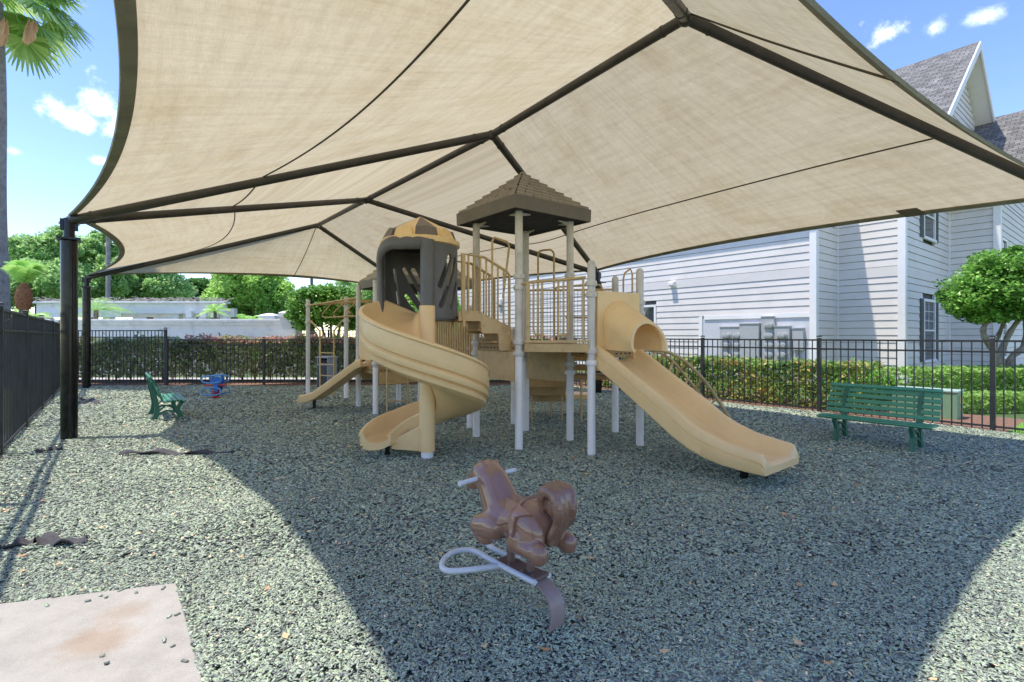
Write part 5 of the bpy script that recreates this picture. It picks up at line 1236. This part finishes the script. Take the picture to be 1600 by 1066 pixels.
# ------------------------------------------------------------------ house with lap siding
C2 = v3(11.9, 15.6); IN2 = C2+U*1.78; C1 = IN2-V*1.82; IN3 = C2+V*5.38; C4 = IN3-U*1.33
house = empty('house', (C2.x, C2.y, 0), 'two storey light grey lap-sided house with grey shingle gable roofs beside the playground', 'house')
BD = .232; M['gap_shade'] = pbr('gap_shade_backing', (.10, .10, .105), .9)  # dark tone for the shadow lines between boards
def siding(p, q, z0, z1, holes=(), belly=True, tri=None):
    """lapped boards from p to q; outside is to the right of p->q (d.y,-d.x). holes: (s0,s1,z0,z1). tri: function s-range at height"""
    d = (q-p).normalized(); n_ = v3(d.y, -d.x); L_ = (q-p).length; b = MB()
    z = z0; rows = []; GAP = .013
    while z < z1-1e-3:
        t = min(z+BD, z1)
        if belly and z < 3.33 < t: t = 3.33
        if belly and abs(z-3.33) < 1e-3: t = 3.65; rows.append((z, t, True)); z = t; continue
        rows.append((z, t, False)); z = t
    for (za, zb, flat) in rows:
        spans = [(0, L_)] if tri is None else [tri((za+zb)/2)]
        for (h0, h1, hz0, hz1) in holes:
            if zb > hz0+.02 and za < hz1-.02:
                ns = []
                for a0, a1 in spans:
                    if h1 <= a0 or h0 >= a1: ns.append((a0, a1)); continue
                    if h0 > a0: ns.append((a0, h0))
                    if h1 < a1: ns.append((h1, a1))
                spans = ns
        for a0, a1 in spans:
            if a1-a0 < .02: continue
            o0, o1 = (.030, .012) if not flat else (.032, .030)
            A, B = p+d*a0, p+d*a1
            g = GAP; vs = [A+Z*(za+g)-n_*.05, A+Z*(za+g)+n_*o0, A+Z*zb+n_*o1, A+Z*zb-n_*.05, B+Z*(za+g)-n_*.05, B+Z*(za+g)+n_*o0, B+Z*zb+n_*o1, B+Z*zb-n_*.05]
            b.add(vs, [(0, 1, 2, 3), (4, 7, 6, 5), (0, 4, 5, 1), (1, 5, 6, 2), (2, 6, 7, 3)])
    o = b.build('wall', M['siding'], house, fixn=False)
    bk = MB(); f3 = fl_ = None
    if tri is None:
        q_ = list(holes) or []
        m_ = p+d*(L_/2)-n_*.10; bk.box((m_.x, m_.y, (z0+z1)/2), (L_-.02, .05, z1-z0-.02), d); bk.build('gap_shade_backing', M['gap_shade'], o)  # dark sheet added behind the boards so their gaps look shaded
    bm = bmesh.new(); bm.from_mesh(o.data); bmesh.ops.recalc_face_normals(bm, faces=bm.faces); bm.to_mesh(o.data); bm.free()
    return o
def trimbar(p, z0, z1, w, ax, name='corner_trim', out=.0):
    b = MB(); b.box((p.x, p.y, (z0+z1)/2), (w, w, z1-z0), ax); return b.build(name, M['trim'], house, bevel=.004)
ZT = 6.35
# facade one (far left wing), runs from C1 along U; outside is -V
F1 = C1+U*22
def s_on(p, dirv, px): # distance along p + dirv*s whose picture column is px
    k = (px-800)/F; return (k*p.y-p.x)/(dirv.x-k*dirv.y)
def z_on(p, dirv, s, py): q = p+dirv*s; return EYE-(py-HY)/F*q.y
L1_ = 22.0
def h1(px0, px1, z0, z1):       # hole given by columns on facade one, measured from F1
    a_, b_ = s_on(C1, U, px0), s_on(C1, U, px1); return (L1_-a_, L1_-b_, z0, z1) if a_ > b_ else (L1_-b_, L1_-a_, z0, z1)
sP = s_on(C1, U, 1093); zP = z_on(C1, U, .5, 490)
hole_panel = (L1_-sP, L1_-.0, 0, zP)
sW = s_on(C1, U, 1026); zW = z_on(C1, U, sW, 476); sW2 = sW+1.25
hole_win = (L1_-sW2, L1_-sW, .85, zW)
siding(F1, C1, .12, ZT, (hole_panel, hole_win))
# flat meter panel with white surround
def fbox(b, s, z, w, h, t, off, base=C1, ax=U, nrm=-V):   # box on a facade: centre at s, z; stands off the wall
    c = base+ax*s+nrm*(off+t/2); b.box((c.x, c.y, z), (w, t, h), ax, None, Z)
b = MB(); fbox(b, sP/2, zP/2+.03, sP, zP-.06, .03, -.03); b.build('meter_panel', pbr('flat_panel', (.60, .59, .60), .6, .04, 2, .06, 40), house)
b = MB(); fbox(b, sP-.06, zP/2, .14, zP, .05, -.01); fbox(b, sP/2-.07, zP-.05, sP-.28, .14, .05, -.01); b.build('panel_trim', M['trim'], house)
trimbar(C1+v3(0, 0), .05, ZT, .20, U); trimbar(IN2, .05, ZT, .10, U, 'inner_trim'); trimbar(C2, .05, ZT, .20, U); trimbar(IN3, .05, ZT, .12, U, 'inner_trim'); trimbar(C4, .05, ZT, .2, U)
siding(IN2-V*0, IN2-V*0+v3(0, 0), 0, 0) if False else None
siding(C1, IN2, .12, ZT); siding(IN2, C2, .12, 7.0)
def window(base, ax, nrm, s, z0, z1, w, shut=True, panes=True, name='window'):
    b = MB(); fw = .09
    fbox(b, s-w/2+fw/2, (z0+z1)/2, fw, z1-z0, .06, 0, base, ax, nrm); fbox(b, s+w/2-fw/2, (z0+z1)/2, fw, z1-z0, .06, 0, base, ax, nrm)
    fbox(b, s, z1-fw/2, w-2*fw, fw, .06, 0, base, ax, nrm); fbox(b, s, z0+fw/2-.02, w+.06, fw, .09, 0, base, ax, nrm); fbox(b, s, (z0+z1)/2, w-2*fw, .05, .05, 0, base, ax, nrm)
    o = b.build(name, M['trim'], house)
    b = MB(); fbox(b, s, (z0+z1)/2, w-2*fw, z1-z0-fw, .012, .0, base, ax, nrm); b.build('pane', M['glass'], o)
    if panes:
        b = MB(); zm = (z0+z1)/2
        for i in range(1, 3): fbox(b, s, zm+(z1-fw-zm)*i/3, w-2*fw, .016, .012, .014, base, ax, nrm)
        fbox(b, s, (zm+z1-fw)/2+.02, .016, z1-fw-zm-.05, .014, .014, base, ax, nrm); b.build('muntin', M['trim'], o)
    if shut:
        for sg in (-1, 1):
            b = MB(); sw = .34; cs = s+sg*(w/2+sw/2+.015)
            fbox(b, cs, (z0+z1)/2, sw, z1-z0-.02, .035, .02, base, ax, nrm)
            for k in range(int((z1-z0)/.06)):
                c = base+ax*cs+nrm*.062; b.box((c.x, c.y, z0+.05+k*.06), (sw-.09, .012, .045), ax, None, (Z+nrm*.5))
            b.build('shutter', M['shutter'], o)
    return o
# window on facade one beside the slide hood
window(C1, U, -V, (sW+sW2)/2, .85, zW, sW2-sW, False, False)
# shaded wall from C2 to IN3 with a shuttered window below and another above
def hole_for(base, ax, s, w, z0, z1, sh): e = w/2; return (s-e, s+e, z0, z1)
s1 = s_on(C2, V, 1450); z1a = z_on(C2, V, s1, 565); z1b = z_on(C2, V, s1, 468)
s2 = s_on(C2, V, 1450); z2a = z_on(C2, V, s2, 376)
w_ = s_on(C2, V, 1460)-s_on(C2, V, 1442)
siding(C2, IN3, .12, ZT, (hole_for(C2, V, s1, w_, z1a, z1b, 1), hole_for(C2, V, s2, w_, z2a, z2a+1.6, 1)))
window(C2, V, -U, s1, z1a, z1b, w_); window(C2, V, -U, s2, z2a, z2a+1.6, w_)
siding(IN3, C4, .12, ZT)
far4 = C4+V*7
s3 = .95; 
siding(C4, far4, .12, ZT, ((s3-.5, s3+.5, 3.75, 5.0), (s3-.5, s3+.5, .7, 2.0)))
window(C4, V, -U, s3, 3.75, 5.0, 1.0, False, False); window(C4, V, -U, s3, .7, 2.0, 1.0, False, True)
b = MB(); 
for p, q in ((F1, C1), (C1, IN2), (IN2, C2), (C2, IN3), (IN3, C4), (C4, far4)):
    d = (q-p).normalized(); n_ = v3(d.y, -d.x); m = (p+q)/2-n_*.06; b.box((m.x, m.y, .03), ((q-p).length, .06, .22), d)
b.build('foundation', M['path'], house)
# roofs: two gables facing -U, ridges running along U
def mat_shingle():
    m, nt, out = newmat('asphalt_shingle'); L = nt.links.new; tc = nd(nt, 'UVMap')
    br = nd(nt, 'TexBrick', Scale=1.); br.inputs['Brick Width'].default_value = .30; br.inputs['Row Height'].default_value = .155; br.inputs['Mortar Size'].default_value = .012; br.inputs['Bias'].default_value = -.1
    br.inputs['Color1'].default_value = (.155, .145, .135, 1); br.inputs['Color2'].default_value = (.29, .275, .255, 1); br.inputs['Mortar'].default_value = (.06, .06, .06, 1); L(tc.outputs[0], br.inputs['Vector'])
    n = nd(nt, 'TexNoise', Scale=3., Detail=8.); L(tc.outputs[0], n.inputs['Vector']); r = ramp(nt, n.outputs['Fac'], [(.3, (.65,)*3), (.7, (1.1,)*3)])
    mx = nd(nt, 'MixRGB', blend_type='MULTIPLY'); mx.inputs[0].default_value = 1; L(br.outputs['Color'], mx.inputs[1]); L(r.outputs[0], mx.inputs[2])
    b = nd(nt, 'BsdfPrincipled', Roughness=.95); L(mx.outputs[0], b.inputs['Base Color']); bp = nd(nt, 'Bump', Strength=.6, Distance=.02); L(br.outputs['Fac'], bp.inputs['Height']); bp.invert = True; L(bp.outputs[0], b.inputs['Normal']); L(b.outputs[0], out.inputs[0]); return m
M['shingle'] = mat_shingle()
PK = C2+V*7.1; PKZ = 12.75; SL = .86
def slope(name, ridge0, ridge1, rz, vdir, run, sl, th=.18):
    """roof plane hanging from a ridge line, falling along vdir"""
    b = MB(); b.uv = []; dz = -run*sl; e = vdir*run+Z*dz; Lr = (ridge1-ridge0).length; Ls = e.length
    a0, a1 = ridge0+Z*rz, ridge1+Z*rz; nrm = (ridge1-ridge0).normalized().cross(e.normalized()); nrm = nrm if nrm.z > 0 else -nrm
    vs = [a0, a1, a1+e, a0+e]; b.add(vs+[v-nrm*th for v in vs], [(0, 1, 2, 3), (4, 7, 6, 5), (0, 4, 5, 1), (1, 5, 6, 2), (2, 6, 7, 3), (3, 7, 4, 0)]); b.uv = [(0, Ls), (Lr, Ls), (Lr, 0), (0, 0)]*2; b.mi = [0, 1, 1, 1, 1, 1]
    return b.build(name, [M['shingle'], M['trim']], house)
def gable(pk, pkz, hl, hr, over, depth, wall_off, z_low, low=0):
    r0 = pk-U*over; r1 = pk+U*depth
    slope('roof', r0, r1, pkz, -V, hl, SL)
    if low:
        q0 = r0-V*(hl-.02); zz = pkz-(hl-.02)*SL; k1 = over+1.42
        slope('roof', q0, q0+U*k1, zz, -V, 1.6, .45); slope('roof', q0+U*k1, r1-V*(hl-.02), zz, -V, low, .45)
    slope('roof', r0, r1, pkz, V, hr, SL)
    for sg, run in ((-1, hl), (1, hr)):
        e = V*sg*run-Z*run*SL; a0 = r0+Z*pkz-U*.02; nrm = Z*1
        b = MB(); q = a0+e; b.prism([a0-Z*.02, q-Z*.02, q-Z*.30, a0-Z*.34], .05, -U); b.build('rake_board', M['trim'], house)
    w = pk
    def tri(z): k = (pkz-.30-z)/SL; return (max(0, hl-k), min(hl+hr, hl+k))
    siding(w-V*hl, w+V*hr, z_low, pkz-.35, (), False, tri)
gable(PK, PKZ, 5.8, 3.0, .55, 16, 0, 7.0, 3.6)
PK2 = C4+V*4.6; gable(PK2, 10.6, 5.0, 5.2, .55, 16, 0, ZT)
# eave boards
b = MB(); ez = PKZ-5.8*SL-3.6*.45-.1; e0 = PK+U*.9-V*9.38+Z*ez; e1 = PK+U*16-V*9.38+Z*ez; b.bar(e0, e1, .05, .2); b.build('gutter', M['trim'], house)
# ------------------------------------------------------------------ things on the wall
def thing_box(name, label, cat, px0, px1, py0, py1, depth, meters=(), group=None, base_off=0.):
    a_, b_ = s_on(C1, U, px0), s_on(C1, U, px1); sc_ = (a_+b_)/2; w = abs(a_-b_)
    z1_ = z_on(C1, U, sc_, py0); z0_ = z_on(C1, U, sc_, py1); c = C1+U*sc_
    root = empty(name, (c.x, c.y, z0_), label, cat, group); b = MB()
    cc = C1+U*sc_-V*(depth/2+.005); b.box((cc.x, cc.y, (z0_+z1_)/2), (w, depth, z1_-z0_), U, None, Z); b.build('cabinet', M['metergrey'], root, bevel=.006)
    b = MB(); pc = C1+U*sc_-V*.06; b.tube([v3(pc.x, pc.y, z0_+.05), v3(pc.x, pc.y, .1)], .03, 8); b.build('conduit', M['metergrey'], root, smooth=True, auto=40)
    b = MB(); cc = C1+U*sc_-V*(depth+.012); b.box((cc.x, cc.y, z1_-.02), (w+.02, .03, .03), U, None, Z); b.build('drip_edge', M['metergrey'], root)
    for (mx, my) in meters:
        s = s_on(C1-V*depth, U, mx); q = C1-V*(depth+.0)+U*s; z = z_on(C1-V*depth, U, s, my)
        p0 = v3(q.x, q.y, z)
        b = MB(); b.tube([p0, p0-V*.05], .125, 18); o = b.build('meter_socket', M['metergrey'], root, smooth=True, auto=40)
        b = MB(); b.tube([p0-V*.045, p0-V*.11, p0-V*.145, p0-V*.155], [.098, .098, .085, .05], 18); b.build('meter_dome', M['meterglass'], o, smooth=True, auto=50)
        b = MB(); k = p0+U*.165; b.box(k-V*.03+Z*.0, (.10, .06, .13), U, None, Z); b.box(k-V*.065, (.04, .015, .05), U, None, Z); b.build('breaker', M['metergrey'], o, bevel=.004)
ys = (525, 540, 555)
thing_box('meter_bank', 'leftmost grey bank of round electric meters on the house wall', 'electric meter', 1127, 1159, 510, 568, .10, [(1138, y) for y in ys]+[(1154.5, y) for y in ys], 'electric meter banks')
thing_box('meter_cabinet', 'plain grey electrical cabinet between the meter banks', 'electrical box', 1160, 1190, 505, 568, .2)
thing_box('meter_bank', 'tallest grey meter bank, with four stacked round meters', 'electric meter', 1192, 1212, 494, 568, .12, [(1205, 509), (1205, 525), (1205, 540), (1205, 555)], 'electric meter banks')
thing_box('meter_bank', 'right-hand grey meter bank with one column of round meters', 'electric meter', 1213, 1237, 509, 568, .16, [(1225, y) for y in ys], 'electric meter banks')
thing_box('junction_box', 'small grey junction box next to the white corner trim', 'electrical box', 1241, 1258, 512, 547, .14)
# vent hood / flood light high on the wall
s = s_on(C1, U, 1053); zv = z_on(C1, U, s, 444); c = C1+U*s
r = empty('wall_vent', (c.x, c.y, zv-.12), 'small white vent hood high on the grey siding', 'vent')
b = MB(); p = c+Z*zv; nV = -V
b.add([p-U*.11+nV*.02+Z*.12, p+U*.11+nV*.02+Z*.12, p-U*.11+nV*.24+Z*.04, p+U*.11+nV*.24+Z*.04, p-U*.11+nV*.02-Z*.12, p+U*.11+nV*.02-Z*.12, p-U*.11+nV*.24-Z*.06, p+U*.11+nV*.24-Z*.06], [(0, 1, 3, 2), (0, 2, 6, 4), (1, 5, 7, 3), (2, 3, 7, 6), (4, 6, 7, 5), (0, 4, 5, 1)])
b.build('hood', M['trim'], r); b = MB(); fbox(b, s, zv, .28, .28, .02, .015); b.build('flange', M['trim'], r)
s = s_on(C1, U, 783); zv = z_on(C1, U, s, 472); c = C1+U*s; r = empty('wall_vent', (c.x, c.y, zv-.12), 'white wall fitting seen through the stair rail of the play tower', 'vent')
b = MB(); fbox(b, s, zv, .3, .34, .16, .02); b.build('hood', M['trim'], r, bevel=.03); b = MB(); fbox(b, s, zv-.2, .2, .10, .10, .02); b.build('flange', M['metergrey'], r)
siding(C2, IN3+V*4.7, ZT, 7.0, (), False)
# ------------------------------------------------------------------ sky, sun, camera
SUN = Vector((-1.08, -.24, 3.2)).normalized()
w = bpy.data.worlds.new('World'); S.world = w; w.use_nodes = True; nt = w.node_tree; nt.nodes.clear(); L = nt.links.new
out = nt.nodes.new('ShaderNodeOutputWorld'); bg = nt.nodes.new('ShaderNodeBackground'); bg.inputs['Strength'].default_value = SKY_K
sky = nt.nodes.new('ShaderNodeTexSky'); sky.sky_type = 'NISHITA'; sky.sun_disc = False
sky.sun_elevation = math.asin(SUN.z); sky.sun_rotation = math.atan2(SUN.x, SUN.y); sky.air_density = 1.0; sky.dust_density = .05; sky.ozone_density = 1.6
hs = nd(nt, 'HueSaturation', Saturation=1.14, Value=.90, Hue=.514); L(sky.outputs[0], hs.inputs['Color'])
tc = nd(nt, 'TexCoord'); last = hs.outputs[0]
nz = nd(nt, 'TexNoise', Scale=13., Detail=10., Roughness=.66); L(tc.outputs['Generated'], nz.inputs['Vector'])
def cloud(px, py, wx, wy, dens, col=(10.5, 10.5, 10.6), soft=1.5):
    """a small cumulus in the given sky direction; wx, wy are half sizes in radians"""
    global last
    d = Vector(((px-800)/F, 1, (HY-py)/F)).normalized(); rt = d.cross(Z).normalized(); up = rt.cross(d).normalized()
    def dot(vv, k):
        n = nd(nt, 'VectorMath', operation='DOT_PRODUCT'); L(tc.outputs['Generated'], n.inputs[0]); n.inputs[1].default_value = vv*k; return n.outputs['Value']
    cx, cy, cz = dot(rt, 1/wx), dot(up, 1/wy), dot(d, 1)
    cb = nd(nt, 'CombineXYZ'); L(cx, cb.inputs[0]); L(cy, cb.inputs[1]); ln = nd(nt, 'VectorMath', operation='LENGTH'); L(cb.outputs[0], ln.inputs[0])
    a_ = nd(nt, 'Math', operation='MULTIPLY_ADD'); L(nz.outputs['Fac'], a_.inputs[0]); a_.inputs[1].default_value = -4.4; a_.inputs[2].default_value = 2.25
    s_ = nd(nt, 'Math', operation='ADD'); L(ln.outputs['Value'], s_.inputs[0]); L(a_.outputs[0], s_.inputs[1])
    r = nd(nt, 'MapRange', interpolation_type='SMOOTHSTEP'); L(s_.outputs[0], r.inputs['Value']); r.inputs['From Min'].default_value = 1.0; r.inputs['From Max'].default_value = 1.0-soft; r.inputs['To Min'].default_value = 0; r.inputs['To Max'].default_value = dens
    g = nd(nt, 'Math', operation='GREATER_THAN'); L(cz, g.inputs[0]); g.inputs[1].default_value = .3; m = nd(nt, 'Math', operation='MULTIPLY'); L(r.outputs[0], m.inputs[0]); L(g.outputs[0], m.inputs[1])
    mx = nd(nt, 'MixRGB'); L(m.outputs[0], mx.inputs[0]); L(last, mx.inputs[1]); mx.inputs[2].default_value = (*col, 1); last = mx.outputs[0]
cloud(115, 182, .058, .024, .95); cloud(148, 165, .026, .030, .95)
cloud(1385, 52, .040, .030, .75); cloud(1365, 72, .03, .018, .5); cloud(1456, 44, .016, .014, .5); cloud(1536, 28, .022, .012, .35); cloud(18, 237, .014, .009, .5); cloud(156, 251, .014, .008, .5)
L(last, bg.inputs[0]); L(bg.outputs[0], out.inputs[0])
sl = bpy.data.lights.new('sun', 'SUN'); so = bpy.data.objects.new('sun', sl); COL.objects.link(so); sl.energy = SUN_K; sl.angle = R(.9); sl.color = (1, .945, .85)
so.rotation_euler = SUN.to_track_quat('Z', 'Y').to_euler(); so.location = SUN*60
cam = bpy.data.cameras.new('camera'); co = bpy.data.objects.new('camera', cam); COL.objects.link(co); co.location = (0, 0, EYE); co.rotation_euler = (R(90), 0, 0)
cam.lens = 18.0; cam.sensor_width = 36.0; cam.sensor_fit = 'HORIZONTAL'; cam.shift_y = -8/1600; cam.clip_start = .05; cam.clip_end = 3000
S.camera = co
S.view_settings.view_transform = 'Standard'; S.view_settings.look = 'None'; S.view_settings.gamma = 1; S.view_settings.exposure = EXPO
S.render.resolution_x = 1024; S.render.resolution_y = 682
S.cycles.max_bounces = 8; S.cycles.diffuse_bounces = 4; S.cycles.glossy_bounces = 3; S.cycles.transmission_bounces = 4; S.cycles.use_denoising = True
